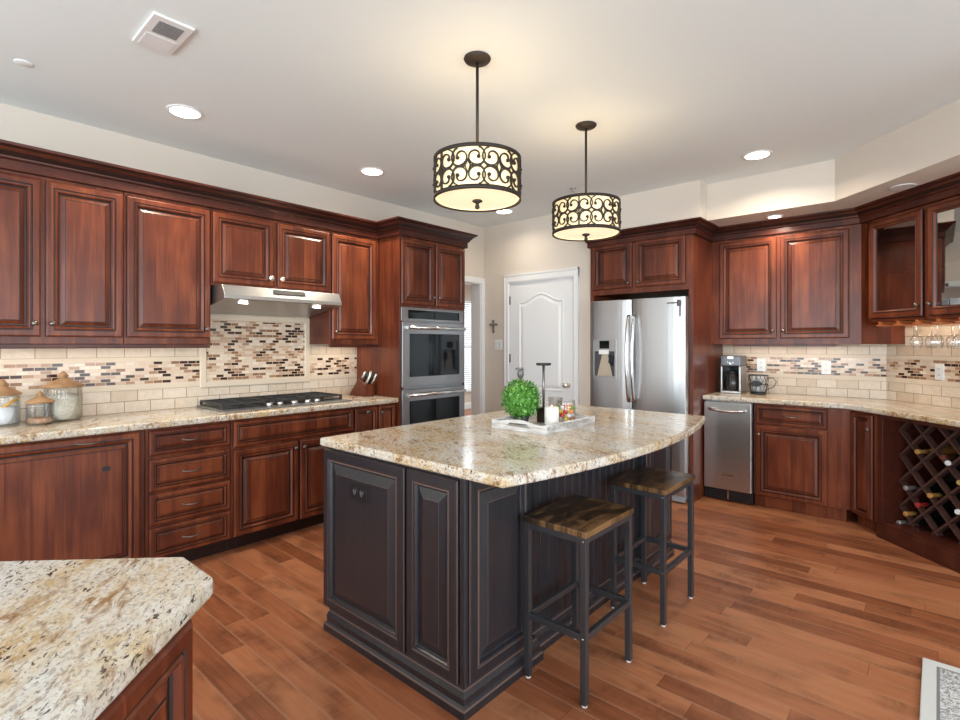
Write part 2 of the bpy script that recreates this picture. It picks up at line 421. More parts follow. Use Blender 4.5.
# room beyond the doorway
b = B(); b.box(-7.6, -7.5, 2.2, 9.4, 0, .35); b.box(-7.6, -7.5, 2.2, 9.4, 2.3, CE); b.box(-7.6, -7.5, 2.2, 5.4, .35, 2.3); b.box(-7.6, -7.5, 9.0, 9.4, .35, 2.3)
b.box(-7.6, -4.15, 9.3, 9.4, 0, CE); b.box(-4.15, -4.05, 4.74, 9.4, 0, CE); b.box(-7.6, -4.15, 2.1, 2.2, 0, CE)
struct('wall_next_room', b, wall_m)
winframe('window_5', 5.4, 9.0, .35, 2.3, 'y', -7.55)
b = B()
for i in range(44): b.box(-7.49, -7.455, 5.4, 9.0, .37 + i * .0435, .40 + i * .0435)
o = obj('window_blind', b, white_p); tag(o, 'white slatted blind glimpsed through the doorway beyond the ovens', 'blind')
# soffits
b = B(); b.prism([(-2.62, 4.473), (-1.49, 4.473), (-1.49, 4.637), (-.575, 4.637), (.90, 3.162), (1.60, 3.86), (-.311, 5.371), (-2.62, 5.371)], 2.43, CE)
struct('wall_soffit', b, wall_m)
# trim: doorway casing, pantry casing
b = B(); b.box(-4.012, -3.992, 4.545, 4.604, 0, 2.14); b.box(-4.012, -3.992, 3.655, 4.545, 2.075, 2.14); b.box(-4.012, -3.992, 3.655, 3.72, 0, 2.075)
b.box(-4.152, -4.008, 4.535, 4.546, 0, 2.075); b.box(-4.152, -4.008, 3.72, 4.546, 2.066, 2.076)
struct('trim_1', b, white_trim, bevel=.004)
b = B(); pr_ = [(0, -.001), (0, .010), (.012, .018), (.045, .016), (.055, .022), (.064, .022), (.064, -.001)]
for x0, sgn in ((-3.625, -1), (-2.791, 1)):
    b.add([(x0 + sgn * q[0], 4.604 - q[1], z) for z in (0, 2.15) for q in pr_], [tuple([i, (i + 1) % 7, 7 + (i + 1) % 7, 7 + i]) for i in range(7)] + [tuple(range(7)), tuple(range(13, 6, -1))])
b.add([(x, 4.604 - q[1], 2.052 + q[0] * 1.5) for x in (-3.689, -2.727) for q in pr_], [tuple([i, (i + 1) % 7, 7 + (i + 1) % 7, 7 + i]) for i in range(7)] + [tuple(range(7)), tuple(range(13, 6, -1))])
struct('trim_2', b, white_trim)
bp = [(0, 0, 0), (.014, 0, 0), (.014, .10, 0), (.006, .125, 0), (0, .13, 0)]
struct('baseboard_pantry', B().sweep(bp, [(-4.009, 4.604), (-3.69, 4.604)]).sweep(bp, [(-2.726, 4.604), (-2.605, 4.604)]), white_trim)
struct('baseboard_next_room', B().sweep(bp, [(-7.5, 2.2), (-7.5, 9.3)]), white_trim)
# pantry door
b = B(); b.box(-3.628, -2.788, 4.612, 4.648, .008, 2.053)
d = struct('door_1', b, white_trim, 'white pantry door with an arched upper panel and a nickel knob')
def arch(x0, x1, z0, zs, rise):
    p = [(x0, z0), (x1, z0)]; n = 24
    for i in range(n + 1):
        t = i / n; x = x1 + (x0 - x1) * t; q = abs(2 * t - 1); p.append((x, zs + rise * (.5 + .5 * cos(pi * min(1, q * 1.15))) if q < .87 else zs))
    return p
pp = [(0, 0, 0), (.006, .009, 0), (.016, .009, 0), (.026, .001, 0), (.034, .001, 0), (.060, .010, 0)]
b = B(); b.rings(arch(-3.50, -2.915, .87, 1.84, .085), pp, back=False)
obj('upper_panel', b, white_trim, d, (0, 4.612, 0))
b = B(); b.rings([(-3.50, .25), (-2.915, .25), (-2.915, .75), (-3.50, .75)], pp, back=False); obj('lower_panel', b, white_trim, d, (0, 4.612, 0))
b = B(); b.lathe([(.032, 0), (.032, .006), (.012, .012), (.012, .035), (.026, .045), (.030, .060), (.022, .072), (.003, .075)], (-2.865, 4.612, .945), 20, 'y'); obj('door_knob', b, bright_knob, d)
for z in (1.86, 1.21, .25):
    b = B(); b.box(-3.640, -3.616, 4.600, 4.613, z - .045, z + .045); b.lathe([(.006, -.05), (.006, .05)], (-3.628, 4.600, z), 10); obj('hinge', b, nickel, d)

# ================================================================== CABINET PARTS
def panel_prof(w_, h_, kind='cherry'):
    s_ = min(1.0, min(w_, h_) / .30)
    if kind == 'cherry':
        P = [(0, 0, 0), (0, .014, 1), (.003, .018, 0), (.009, .0215, 0), (.034, .0215, 0), (.036, .0180, 1), (.0405, .0180, 1), (.044, .0230, 0), (.050, .0215, 0), (.057, .012, 0), (.060, .0070, 1), (.066, .0070, 1), (.084, .0150, 0), (.0855, .0160, 1), (.0885, .0160, 1), (.090, .0175, 0)]
    elif kind == 'drawer':
        P = [(0, 0, 0), (0, .014, 1), (.003, .018, 0), (.008, .0215, 0), (.022, .0215, 0), (.0235, .0185, 1), (.027, .0185, 1), (.030, .0225, 0), (.035, .012, 0), (.038, .0080, 1), (.041, .0080, 1), (.053, .0145, 0), (.0545, .0165, 1), (.056, .0170, 0)]; s_ = min(1.0, min(w_, h_) / .145)
    else:
        P = [(0, 0, 0), (0, .016, 0), (.002, .020, 1), (.005, .0225, 0), (.040, .0225, 0), (.042, .021, 1), (.046, .0185, 0), (.051, .0215, 1), (.054, .021, 0), (.060, .009, 0), (.063, .0070, 0), (.103, .0185, 0), (.105, .0190, 1), (.107, .0190, 0)]
    return [(i * s_, h, m) for i, h, m in P]
def door(parent, x0, z0, x1, z1, kind='cherry', name='door', mats=None, label=None):
    b = B(); b.rings(rect(x1 - x0, z1 - z0), panel_prof(x1 - x0, z1 - z0, kind))
    return obj(name, b, mats or WD, parent, (x0, 0, z0), label=label)
def knob(parent, x, z, m=None, r=.0145, h0=.021):
    b = B(); b.lathe([(r * .55, 0), (r * .5, .004), (r * .42, .010), (r, .016), (r, .021), (r * .7, .027), (.001, .028)], (x, -h0, z), 14, 'y')
    return obj('knob', b, m or nickel, parent)
def pull(parent, x, z, L=.10, m=None, name='handle'):
    b = B(); pts = [(x - L / 2 + L * t, -.0175 - .028 * (sin(pi * min(1, max(0, t)))) ** .45, z - .003 * sin(pi * t)) for t in [i / 12 for i in range(13)]]
    b.tube(pts, .0045, 8); b.sphere((x - L / 2, -.019, z), .007, 10); b.sphere((x + L / 2, -.019, z), .007, 10)
    return obj(name, b, m or nickel, parent)

LX = -3.68   # body face of the left wall cabinets
def left(name, label, y0, x=LX, group=None): return thing(name, label, 'cabinet', (x, y0, 0), R(90), group)
def upper(root, w_, z0, z1, depth, dtop=0.0):
    b = B(); b.box(0, w_, 0, depth, z0, z1)
    return obj('body', b, WD, root, bevel=.002)
G1 = 'wall cabinets over the left counter'
# upper 1 (pair of doors, left one leaves the frame)
t = left('wall_cabinet', 'cherry double-door wall cabinet above the glass canisters at the left edge', .03, group=G1)
upper(t, .885, 1.365, 2.30, .322)
d = door(t, .03, 1.405, .498, 2.262); knob(d, .468 - .028, .072)
d = door(t, .518, 1.405, .877, 2.262); knob(d, .028, .072)
t = left('wall_cabinet', 'tall single-door cherry wall cabinet just left of the range hood', .918, group=G1)
upper(t, .496, 1.365, 2.30, .322); d = door(t, .010, 1.405, .488, 2.262); knob(d, .478 - .028, .06)
t = left('wall_cabinet', 'short cherry wall cabinet with two bright knobs above the range hood', 1.416, group=G1)
upper(t, .912, 1.765, 2.30, .322)
d = door(t, .008, 1.785, .434, 2.262); knob(d, .426 - .027, .062, bright_knob, .019)
d = door(t, .464, 1.785, .903, 2.262); knob(d, .027, .062, bright_knob, .019)
t = left('wall_cabinet', 'narrow cherry wall cabinet between the range hood and the oven tower', 2.330, group=G1)
upper(t, .483, 1.365, 2.30, .322); d = door(t, .012, 1.405, .446, 2.262); knob(d, .028, .06)
# light rail under uppers
for y0, y1, lab in ((.03, 1.412, 'dark cherry light rail under the wall cabinets left of the hood'), (2.332, 2.812, 'dark cherry light rail under the narrow cabinet right of the hood')):
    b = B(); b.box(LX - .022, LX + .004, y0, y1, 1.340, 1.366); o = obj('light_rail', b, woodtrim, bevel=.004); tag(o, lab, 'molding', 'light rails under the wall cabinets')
# oven tower
t = thing('oven_cabinet', 'tall cherry cabinet tower housing the double oven', 'cabinet', (-3.395, 2.815, 0), R(90))
b = B(); W_ = .80
b.box(0, .045, 0, .604, 0, 2.30); b.box(W_ - .012, W_, 0, .604, 0, 2.30); b.box(.045, W_ - .012, 0, .604, 1.685, 2.30); b.box(.045, W_ - .012, 0, .604, 0, .24); b.box(.045, W_ - .012, .55, .604, .24, 1.685, 1)
obj('body', b, WD, t, bevel=.0015)
d = door(t, .010, 1.705, .392, 2.262); knob(d, .382 - .026, .075); d = door(t, .408, 1.705, .788, 2.262); knob(d, .026, .075)
# crown moulding, left run
def crown(z0, z1):
    h = z1 - z0
    return [(0, z0, 0), (.020, z0 + .002, 1), (.022, z0 + .006, 0), (.022, z0 + h * .40, 0), (.026, z0 + h * .43, 1), (.034, z0 + h * .47, 0), (.036, z0 + h * .53, 0), (.044, z0 + h * .60, 1), (.054, z0 + h * .70, 1), (.070, z0 + h * .82, 0), (.080, z0 + h * .87, 1), (.088, z0 + h * .90, 0), (.092, z1, 0), (0, z1, 0)]
b = B().sweep(crown(2.282, 2.412), [(LX, -.4), (LX, 2.815), (-3.395, 2.815), (-3.395, 3.615), (-4.005, 3.615)])
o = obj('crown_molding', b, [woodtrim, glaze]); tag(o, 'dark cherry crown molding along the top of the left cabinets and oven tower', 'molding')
# base cabinets left: body face
BX = -3.45
def base(root, w_, depth=.555, kick=True):
    b = B(); b.box(0, w_, 0, depth, .10, .873); b.box(0, w_, .07, depth, 0, .10, 1); return obj('body', b, WD, root, bevel=.002)
def lbase(name, label, y0, group='base cabinets under the left counter'): return thing(name, label, 'cabinet', (BX, y0, 0), R(90), group)
t = lbase('base_cabinet', 'wide cherry base panel with a top pull and small black badge, far left', -.30)
base(t, 1.262); d = door(t, .40, .105, 1.235, .862, name='door'); pull(d, .60, .757 - .030, .12)
b = B(); b.box(.655, .690, -.0215, -.016, .560, .585); obj('badge', b, blackm, d, label='small black badge')
t = lbase('drawer_cabinet', 'cherry base cabinet with four stacked drawers left of the cooktop', .965)
base(t, .488)
for z0, z1 in ((.712, .858), (.500, .688), (.302, .483), (.105, .286)):
    d = door(t, .016, z0, .476, z1, 'drawer', 'drawer'); pull(d, .23, (z1 - z0) / 2, .10)
t = lbase('base_cabinet', 'cherry base cabinet with false drawer front below the gas cooktop', 1.455)
base(t, .936); d = door(t, .008, .690, .928, .858, 'drawer', 'drawer_front')
d = door(t, .008, .105, .462, .672); knob(d, .454 - .026, .567 - .045); d = door(t, .476, .105, .928, .672); knob(d, .026, .567 - .045)
t = lbase('base_cabinet', 'narrow cherry pull-out and door base cabinet beside the oven tower', 2.393)
base(t, .420); d = door(t, .006, .105, .226, .858); knob(d, .11, .753 - .035); d = door(t, .236, .105, .412, .858); knob(d, .020, .753 - .05)
# left countertop
b = B(); b.box(-4.01, -3.4, -.6, 2.813, .874, .914); o = obj('countertop', b, granite_m, bevel=.010, seg=3); tag(o, 'speckled granite countertop of the left wall run under the cooktop', 'countertop')
# backsplash left: local x along the wall
def splash(name, label, loc, rot, spans):
    t = thing(name, label, 'backsplash', loc, rot)
    for nm, x0, x1, z0, z1, m, th in spans:
        b = B(); b.box(x0, x1, -th, 0, z0, z1); obj(nm, b, m, t)
    return t
sp = []
for x0, x1 in ((-.6, 1.462), (2.337, 2.813)):
    sp += [('subway_tile', x0, x1, .914, 1.061, tile_low, .008), ('tile_liner', x0, x1, 1.061, 1.0975, stone_trim, .013), ('mosaic_band', x0, x1, 1.0975, 1.2475, mosaic, .008),
           ('tile_liner', x0, x1, 1.2475, 1.277, stone_trim, .013), ('upper_tile', x0, x1, 1.277, 1.366, tile_up, .008)]
sp += [('subway_tile', 1.462, 2.337, .914, 1.046, tile_low, .008), ('upper_tile', 1.41, 2.337, 1.585, 1.70, tile_up, .0079)]
t = splash('backsplash', 'beige subway tile backsplash with mosaic band behind the cooktop', (-4.01, 0, 0), R(90), sp)
ap = thing('accent_panel', 'framed mosaic tile panel on the wall above the cooktop', 'tile panel', (-4.01, 1.462, 0), R(90))
b = B(); b.box(.045, .83, -.010, 0, 1.09, 1.54); obj('mosaic', b, mosaic, ap)
b = B(); fr = [(0, 0, 0), (0, .014, 0), (.006, .020, 0), (.040, .020, 0), (.048, .012, 0), (.048, .009, 0)]
oz = [(0, 1.046), (.875, 1.046), (.875, 1.585), (0, 1.585)]
n = 4
for q in fr:
    for x, z in inset(oz, q[0]): b.v.append((x, -q[1], z))
for k in range(5):
    for i in range(4): b.f.append([k * 4 + i, k * 4 + (i + 1) % 4, k * 4 + 4 + (i + 1) % 4, k * 4 + 4 + i]); b.m.append(0); b.sm.append(False)
obj('frame', b, stone_trim, ap)
# range hood
t = thing('range_hood', 'slim stainless range hood with two lights above the cooktop', 'range hood', (-4.0, 1.416, 0), R(90))
P = [(0, 1.765), (-.40, 1.765), (-.468, 1.760), (-.506, 1.692), (-.508, 1.668), (-.496, 1.662), (-.36, 1.640), (0, 1.590)]
b = B().extr(P, 'x', .012, .902); obj('shell', b, stainless, t, bevel=.003)
b = B().extr([(-.4775, 1.748), (-.4935, 1.7195), (-.4965, 1.7212), (-.4805, 1.7497)], 'x', .36, .60); obj('control_strip', b, blackm, t)
hoodlamp = emis('hood_lamp', (1, .95, .85), 8)
for x in (.17, .73):
    b = B().lathe([(.030, 0), (.030, .004)], (0, 0, 0), 16); obj('lamp', b, hoodlamp, t, (x, -.425, 1.6445), (R(8), 0, 0))
    light('SPOT', 'hood_light', (-4.0 + .40, 1.416 + x, 1.618), 2.6, (1, .88, .70), .02, rot=(0, 0, 0), spread=130)
# cooktop
t = thing('cooktop', 'black gas cooktop with cast iron grates and five silver knobs', 'cooktop', (-3.475, 1.435, .9145), R(90))
b = B(); b.box(0, .965, 0, .515, 0, .012); obj('base', b, stainless_d, t, bevel=.004)
b = B(); b.box(.02, .945, .11, .50, .012, .020); obj('burner_pan', b, blackm, t)
for i, x in enumerate((.315, .395, .505, .610, .69)):
    b = B().lathe([(.024, 0), (.022, .022), (.018, .026)], (x, .055, .012), 16); obj('knob', b, chrome, t)
for gx in (.025, .3375, .65):
    b = B(); w3 = .29
    for xx in (gx, gx + w3): b.box(xx - .006, xx + .006, .115, .495, .036, .048)
    for yy in (.121, .489, .305): b.box(gx, gx + w3, yy - .006, yy + .006, .036, .048)
    for yy in (.21, .39):
        b.box(gx + .02, gx + w3 - .02, yy - .005, yy + .005, .034, .046); b.lathe([(.04, .020), (.04, .03), (.025, .034)], (gx + w3 / 2, yy, 0), 14)
    b.box(gx + w3 / 2 - .005, gx + w3 / 2 + .005, .13, .47, .034, .046)
    for xx in (gx, gx + w3):
        for yy in (.121, .489): b.box(xx - .008, xx + .008, yy - .008, yy + .008, .020, .038)
    obj('grate', b, cast_iron, t)
# double oven
t = thing('double_oven', 'stainless double wall oven with black glass doors', 'oven', (-3.398, 2.828, 0), R(90))
b = B(); b.box(0, .762, 0, .53, .245, 1.682); obj('body', b, stainless_d, t)
b = B(); b.box(0, .762, -.014, 0, 1.565, 1.682); p = obj('control_panel', b, oven_steel, t, bevel=.003)
b = B(); b.box(.075, .70, -.018, -.013, 1.585, 1.660); obj('display', b, black_gloss, p)
for nm, z0, z1 in (('upper_door', 1.000, 1.555), ('lower_door', .285, .978)):
    b = B(); b.box(0, .762, -.026, 0, z0, z1); p = obj(nm, b, oven_steel, t, bevel=.004)
    b = B(); b.box(.080, .690, -.030, -.024, z0 + .085, z1 - .098); obj('glass', b, black_gloss, p, bevel=.002)
    b = B(); b.tube([(.035, -.068, z1 - .047), (.727, -.068, z1 - .047)], .014, 12)
    for x in (.06, .70): b.box(x - .014, x + .014, -.066, -.024, z1 - .060, z1 - .034)
    obj('handle', b, chrome, p)

# ================================================================== FRIDGE WALL
G2 = 'cherry cabinets on the fridge wall'
t = thing('fridge_cabinet', 'cherry surround with two short doors above the refrigerator', 'cabinet', (-2.57, 4.55, 0), 0, G2)
b = B(); b.box(0, .035, 0, .82, 0, 2.32); b.box(.955, .995, 0, .82, 0, 2.32); b.box(.035, .955, 0, .82, 1.842, 2.32)
obj('body', b, WD, t, bevel=.0015)
d = door(t, .032, 1.892, .440, 2.316); knob(d, .408 - .030, .045); d = door(t, .478, 1.892, .930, 2.316); knob(d, .030, .045)
t = thing('refrigerator', 'stainless side-by-side refrigerator with water dispenser', 'refrigerator', (-2.50, 4.42, 0))
b = B(); b.box(.004, .896, .085, .80, .03, 1.765); b.box(.03, .87, .10, .78, 0, .03); obj('body', b, stainless_d, t, bevel=.004)
b = B(); b.box(.02, .88, .045, .085, .012, .065); obj('kick_grille', b, plain('grey_grille', (.35, .36, .37), .4), t)
def rounded_front(x0, x1, z0, z1):
    b = B(); n = 10; pts = [(x0, .08)]
    for i in range(n + 1):
        q = i / n; x = x0 + (x1 - x0) * q; pts.append((x, .016 * (abs(2 * q - 1) ** 4)))
    pts.append((x1, .08)); b.prism(pts, z0, z1); return b
for nm, x0, x1, hx in (('freezer_door', 0, .415, .400), ('fridge_door', .423, .90, .452)):
    p = obj(nm, rounded_front(x0, x1, .075, 1.775), stainless, t, bevel=.006, seg=3)
    b = B(); pts = [(hx, -.012 - .048 * (sin(pi * i / 20)) ** .6, .845 + .785 * i / 20) for i in range(21)]; b.tube(pts, .014, 10)
    obj('handle', b, chrome, p)
    if nm == 'freezer_door':
        b = B(); fr = [(.038, 1.065), (.272, 1.065), (.272, 1.405), (.038, 1.405)]
        b.box(.038, .272, -.006, .01, 1.300, 1.408); b.box(.038, .052, -.006, .01, 1.065, 1.30); b.box(.258, .272, -.006, .01, 1.065, 1.30); b.box(.038, .272, -.006, .01, 1.052, 1.068)
        obj('dispenser_frame', b, steel('dispenser_steel', (.48, .48, .48), .3), p)
        b = B(); b.box(.052, .258, -.002, .002, 1.066, 1.302); obj('dispenser_recess', b, plain('dispenser_grey', (.06, .06, .065), .3), p)
        b = B(); b.box(.105, .205, -.009, -.005, 1.325, 1.398); obj('display', b, black_gloss, p)
        b = B(); b.box(.105, .200, -.020, -.001, 1.272, 1.312); obj('paddle_label', b, white_p, p)
        b = B(); b.add([(.13, -.006, 1.27), (.19, -.006, 1.27), (.24, -.012, 1.07), (.085, -.012, 1.07)], [(0, 3, 2, 1)]); obj('paddle', b, plain('dispenser_tan', (.55, .47, .36), .3, .6), p, fix=False)
        b = B(); b.tube([(.215, -.008, 1.27), (.21, -.02, 1.20), (.235, -.02, 1.17), (.25, -.012, 1.26)], .008, 8); obj('lever', b, blackm, p)
b = B(); b.box(-1.753, -1.66, 4.411, 4.4185, 1.714, 1.726); b.prism([(-1.665, 4.410), (-1.632, 4.410), (-1.632, 4.4185), (-1.665, 4.4185)], 1.690, 1.745); b.box(-1.646, -1.636, 4.412, 4.4185, 1.60, 1.70)
o = obj('magnet', b, plain('magnet_grey', (.10, .10, .10), .5), bevel=.003); tag(o, 'small dark hook magnet at the upper right of the fridge door', 'magnet')
# right uppers
t = thing('wall_cabinet', 'cherry double-door wall cabinet above the coffee maker', 'cabinet', (-1.575, 5.04, 0), 0, G2)
b = B(); b.prism([(0, 0), (1.123, 0), (1.395, .212), (1.264, .331), (0, .331)], 1.366, 2.32)
obj('body', b, WD, t, bevel=.002)
d = door(t, .068, 1.415, .533, 2.290); knob(d, .465 - .026, .065); d = door(t, .563, 1.415, 1.046, 2.290); knob(d, .026, .065)
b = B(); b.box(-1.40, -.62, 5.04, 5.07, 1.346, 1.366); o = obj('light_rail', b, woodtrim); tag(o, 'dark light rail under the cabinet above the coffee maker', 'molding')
# glass cabinet on the diagonal; local x = u
t = thing('glass_cabinet', 'cherry wall cabinet with two glass doors above the hanging stemware', 'cabinet', (-.416 + .02 * s2, 4.976 + .02 * s2, 0), R(-45))
b = B(); L_ = 1.0
b.box(0, .018, 0, .30, 1.535, 2.32); b.box(L_ - .018, L_, 0, .30, 1.535, 2.32); b.box(0, L_, .285, .30, 1.535, 2.32); b.box(0, L_, 0, .30, 1.535, 1.555); b.box(0, L_, 0, .30, 2.262, 2.32)
b.box(.474, .508, 0, .02, 1.535, 2.27); b.box(.018, .035, 0, .02, 1.535, 2.27); b.box(.02, L_ - .02, .02, .28, 1.90, 1.915)
obj('body', b, WD, t)
def glass_door(parent, x0, x1, z0, z1, kx):
    w_, h_ = x1 - x0, z1 - z0; b = B(); o_ = rect(w_, h_)
    pf = [(0, 0, 0), (0, .014, 1), (.004, .019, 0), (.009, .0215, 0), (.036, .0215, 0), (.038, .0185, 1), (.042, .0185, 1), (.045, .0215, 0), (.055, .014, 0), (.058, .008, 1), (.058, 0, 0)]
    k0 = len(b.v)
    for i_, hh, m_ in pf:
        for x, z in inset(o_, i_): b.v.append((x, -hh, z))
    for k in range(len(pf) - 1):
        for i in range(4): b.f.append([k * 4 + i, k * 4 + (i + 1) % 4, k * 4 + 4 + (i + 1) % 4, k * 4 + 4 + i]); b.m.append(pf[k + 1][2]); b.sm.append(False)
    d = obj('door', b, WD, parent, (x0, 0, z0))
    b = B(); b.box(.056, w_ - .056, -.008, -.004, .056, h_ - .056); obj('glass_pane', b, cab_glass, d)
    knob(d, kx, .075, nickel)
glass_door(t, .026, .470, 1.560, 2.290, .444 - .026); glass_door(t, .512, .960, 1.560, 2.290, .026)
# stemware rack under it
rk = thing('stemware_rack', 'wooden stemware rails hanging under the glass cabinet', 'rack', (-.416 + .02 * s2, 4.976 + .02 * s2, 0), R(-45))
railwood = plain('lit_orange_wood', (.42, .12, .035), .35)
for u in (.100, .255, .41, .565, .72, .875):
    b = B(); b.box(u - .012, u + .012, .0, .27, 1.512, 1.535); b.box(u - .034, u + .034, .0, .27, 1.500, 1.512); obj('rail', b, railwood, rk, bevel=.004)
def wineglass():
    b = B(); pr = [(.033, 0), (.031, -.004), (.006, -.010), (.004, -.02), (.0036, -.075), (.006, -.082), (.022, -.092), (.034, -.112), (.037, -.135), (.033, -.165), (.029, -.182)]
    b.lathe(pr, n=20, cap=False); b.lathe([(.0015, -.001), (.033, 0)], n=20, cap=False); return b.mesh('wine_glass', stem_glass)
stem_glass = glass('stemware_glass', (.97, .97, .97), .14)
wg = wineglass(); k = 0
names = ['stemmed wine glass hanging front left under the glass cabinet', 'stemmed wine glass hanging behind the leftmost front glass', 'stemmed wine glass hanging second from left in the front row', 'stemmed wine glass hanging in the back row, second from left',
         'stemmed wine glass hanging third in the front row near the frame edge', 'stemmed wine glass hanging in the back row at the right']
for i, u in enumerate((.332, .487, .642)):
    for j, s_ in enumerate((.075, .19)):
        o = obj('wine_glass', wg, None, None, (-.416 + s2 * (u + s_ + .02), 4.976 + s2 * (-u + s_ + .02), 1.5165))
        tag(o, names[k], 'glass', 'wine glasses hanging under the glass cabinet'); k += 1
# crown, right run
b = B().sweep(crown(2.312, 2.43), [(-2.57, 4.602), (-2.57, 4.55), (-1.575, 4.55), (-1.575, 5.04), (-.452, 5.04), (.45, 4.138)])
o = obj('crown_molding', b, [woodtrim, glaze]); tag(o, 'dark cherry crown molding wrapping the fridge, corner and glass cabinets', 'molding')
# base right
t = thing('trash_compactor', 'stainless under-counter compactor with bar handle beside the fridge', 'appliance', (-1.560, 4.800, 0))
b = B(); b.box(0, .385, .02, .55, .10, .868); b.box(.0, .39, .0, .5, .012, .10, 1); obj('body', b, [stainless_d, blackm], t)
b = B(); b.box(0, .385, -.028, .02, .105, .862); p = obj('drawer_front', b, steel('warm_stainless', (.62, .59, .56), .28, False), t, bevel=.005)
b = B(); b.tube([(.045 + .295 * i / 14, -.030 - .040 * sin(pi * i / 14) ** .35, .80 - .012 * sin(pi * i / 14)) for i in range(15)], .012, 10); obj('handle', b, chrome, p)
b = B(); b.box(.15, .25, -.030, -.027, .225, .238); obj('nameplate', b, chrome, p)
b = B()
for i in range(5): b.box(.03, .355, -.004, .004, .022 + i * .014, .030 + i * .014)
b.box(.19, .20, -.008, .002, .02, .095, 1); obj('toe_grille', b, [blackm, chrome], t)
t = thing('base_cabinet', 'cherry base cabinet with one drawer over one door beside the compactor', 'cabinet', (-1.165, 4.82, 0), 0, G2)
b = B(); b.prism([(0, 0), (.672, 0), (.854, .551), (0, .551)], .10, .873); b.prism([(0, .02), (.64, .02), (.70, .5), (0, .5)], 0, .10)
obj('body', b, WD, t, bevel=.002)
d = door(t, .018, .700, .520, .858, 'drawer', 'drawer'); pull(d, .25, .079, .10); d = door(t, .018, .100, .520, .686); knob(d, .024, .586 - .075)
# diagonal base: narrow door unit and wine rack; local x = u, local y = depth
OD = (-.515 + .02 * s2, 4.80 + .02 * s2, 0)
t = thing('base_cabinet', 'very narrow cherry corner cabinet with one dark knob beside the wine rack', 'cabinet', OD, R(-45), G2)
b = B(); b.box(-.0, .262, 0, .5, .10, .873); b.box(0, .262, .06, .5, 0, .10); obj('body', b, WD, t, bevel=.002)
d = door(t, .036, .100, .226, .853); knob(d, .19 - .02, .753 - .105)
t = thing('wine_rack', 'dark cherry lattice wine rack cabinet built into the corner run', 'wine rack', OD, R(-45))
b = B(); U0, U1 = .310, 1.135
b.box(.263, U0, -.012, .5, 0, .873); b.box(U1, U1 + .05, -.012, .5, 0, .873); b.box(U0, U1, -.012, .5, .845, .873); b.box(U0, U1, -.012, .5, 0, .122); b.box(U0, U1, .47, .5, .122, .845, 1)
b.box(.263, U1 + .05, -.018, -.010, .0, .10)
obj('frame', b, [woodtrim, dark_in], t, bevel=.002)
slatm = plain('lattice_slat', (.075, .035, .028), .4)
pitch = .0887; zt, zb = .845, .122
for sg in (1, -1):
    for kx in range(-12, 26):
        u0 = U0 + 2 * pitch * kx
        # line u = u0 + sg*(z - .762)
        z0, z1 = zb, zt; ua, ub = u0 + sg * (z0 - .762), u0 + sg * (z1 - .762)
        pa, pb = (ua, z0), (ub, z1)
        def clip(pa, pb):
            (xa, za), (xb, zb_) = pa, pb
            for lim, keep in ((U0, 1), (U1, -1)):
                da, db = (xa - lim) * keep, (xb - lim) * keep
                if da < 0 and db < 0: return None
                if da < 0: f = da / (da - db); xa, za = xa + (xb - xa) * f, za + (zb_ - za) * f
                elif db < 0: f = da / (da - db); xb, zb_ = xa + (xb - xa) * f, za + (zb_ - za) * f
            return (xa, za), (xb, zb_)
        q = clip(pa, pb)
        if not q or math.hypot(q[0][0] - q[1][0], q[0][1] - q[1][1]) < .03: continue
        (xa, za), (xb, zb2) = q; l = math.hypot(xb - xa, zb2 - za); nx, nz = -(zb2 - za) / l * .007, (xb - xa) / l * .007
        b = B(); y0, y1 = .110 + (.0005 if sg > 0 else 0), .150
        v = [(xa + nx, za + nz), (xb + nx, zb2 + nz), (xb - nx, zb2 - nz), (xa - nx, za - nz)]
        b.add([(x, y0, z) for x, z in v] + [(x, y1, z) for x, z in v], [(0, 1, 2, 3), (7, 6, 5, 4), (0, 4, 5, 1), (1, 5, 6, 2), (2, 6, 7, 3), (3, 7, 4, 0)])
        obj('slat', b, slatm, t)
# bottles
def bottle(loc_uz, cap, label, capmat, tiltu=0.0, tiltz=0.0, out=.0, glassm=None):
    u, z = loc_uz
    t = thing('wine_bottle', label, 'bottle', (OD[0] + s2 * (u + .345), OD[1] + s2 * (-u + .345), z), (tiltz, 0, R(-45) + tiltu), 'wine bottles in the lattice rack')
    b = B(); b.lathe([(.033, -.06 + .0), (.036, -.055), (.036, .125), (.030, .150), (.016, .180), (.0145, .200)], (0, 0, 0), 18, 'y'); obj('bottle_body', b, glassm or bottle_glass, t)
    b = B(); b.lathe([(.0150, .195), (.0150, .262), (.0165, .264), (.0165, .274), (.0145, .276)], (0, 0, 0), 16, 'y'); obj('capsule', b, capmat, t)
    return t
bottle_glass = plain('dark_green_glass', (.008, .012, .008), .08); amber_g = plain('amber_bottle', (.30, .13, .03), .1)
capw = plain('white_foil', (.80, .80, .82), .3); capg = plain('gold_foil', (.75, .55, .20), .3, .7); capr = plain('red_foil', (.40, .03, .03), .3); capk = plain('black_foil', (.02, .018, .02), .3); caps = plain('silver_foil', (.55, .5, .5), .3, .6); capa = plain('amber_foil', (.50, .26, .07), .35)
dz = -.026
bottle((.488, .673 + dz), 0, 'amber-necked bottle high on the left in the wine rack', capa, glassm=amber_g)
bottle((.577, .584 + dz), 0, 'bottle with a white foil neck in the upper middle of the rack', capw, R(22), R(-12))
bottle((.399, .406 + dz), 0, 'dark bottle with a pale ring tip in the left middle of the rack', caps)
bottle((.577, .406 + dz), 0, 'dark bottle with a copper tip left of the gold one', capa)
bottle((.666, .495 + dz), 0, 'bottle with a gold foil neck at the right frame edge', capg, R(20), R(-9))
bottle((.488, .317 + dz), 0, 'bottle with a bright red capsule in the lower middle of the rack', capr)
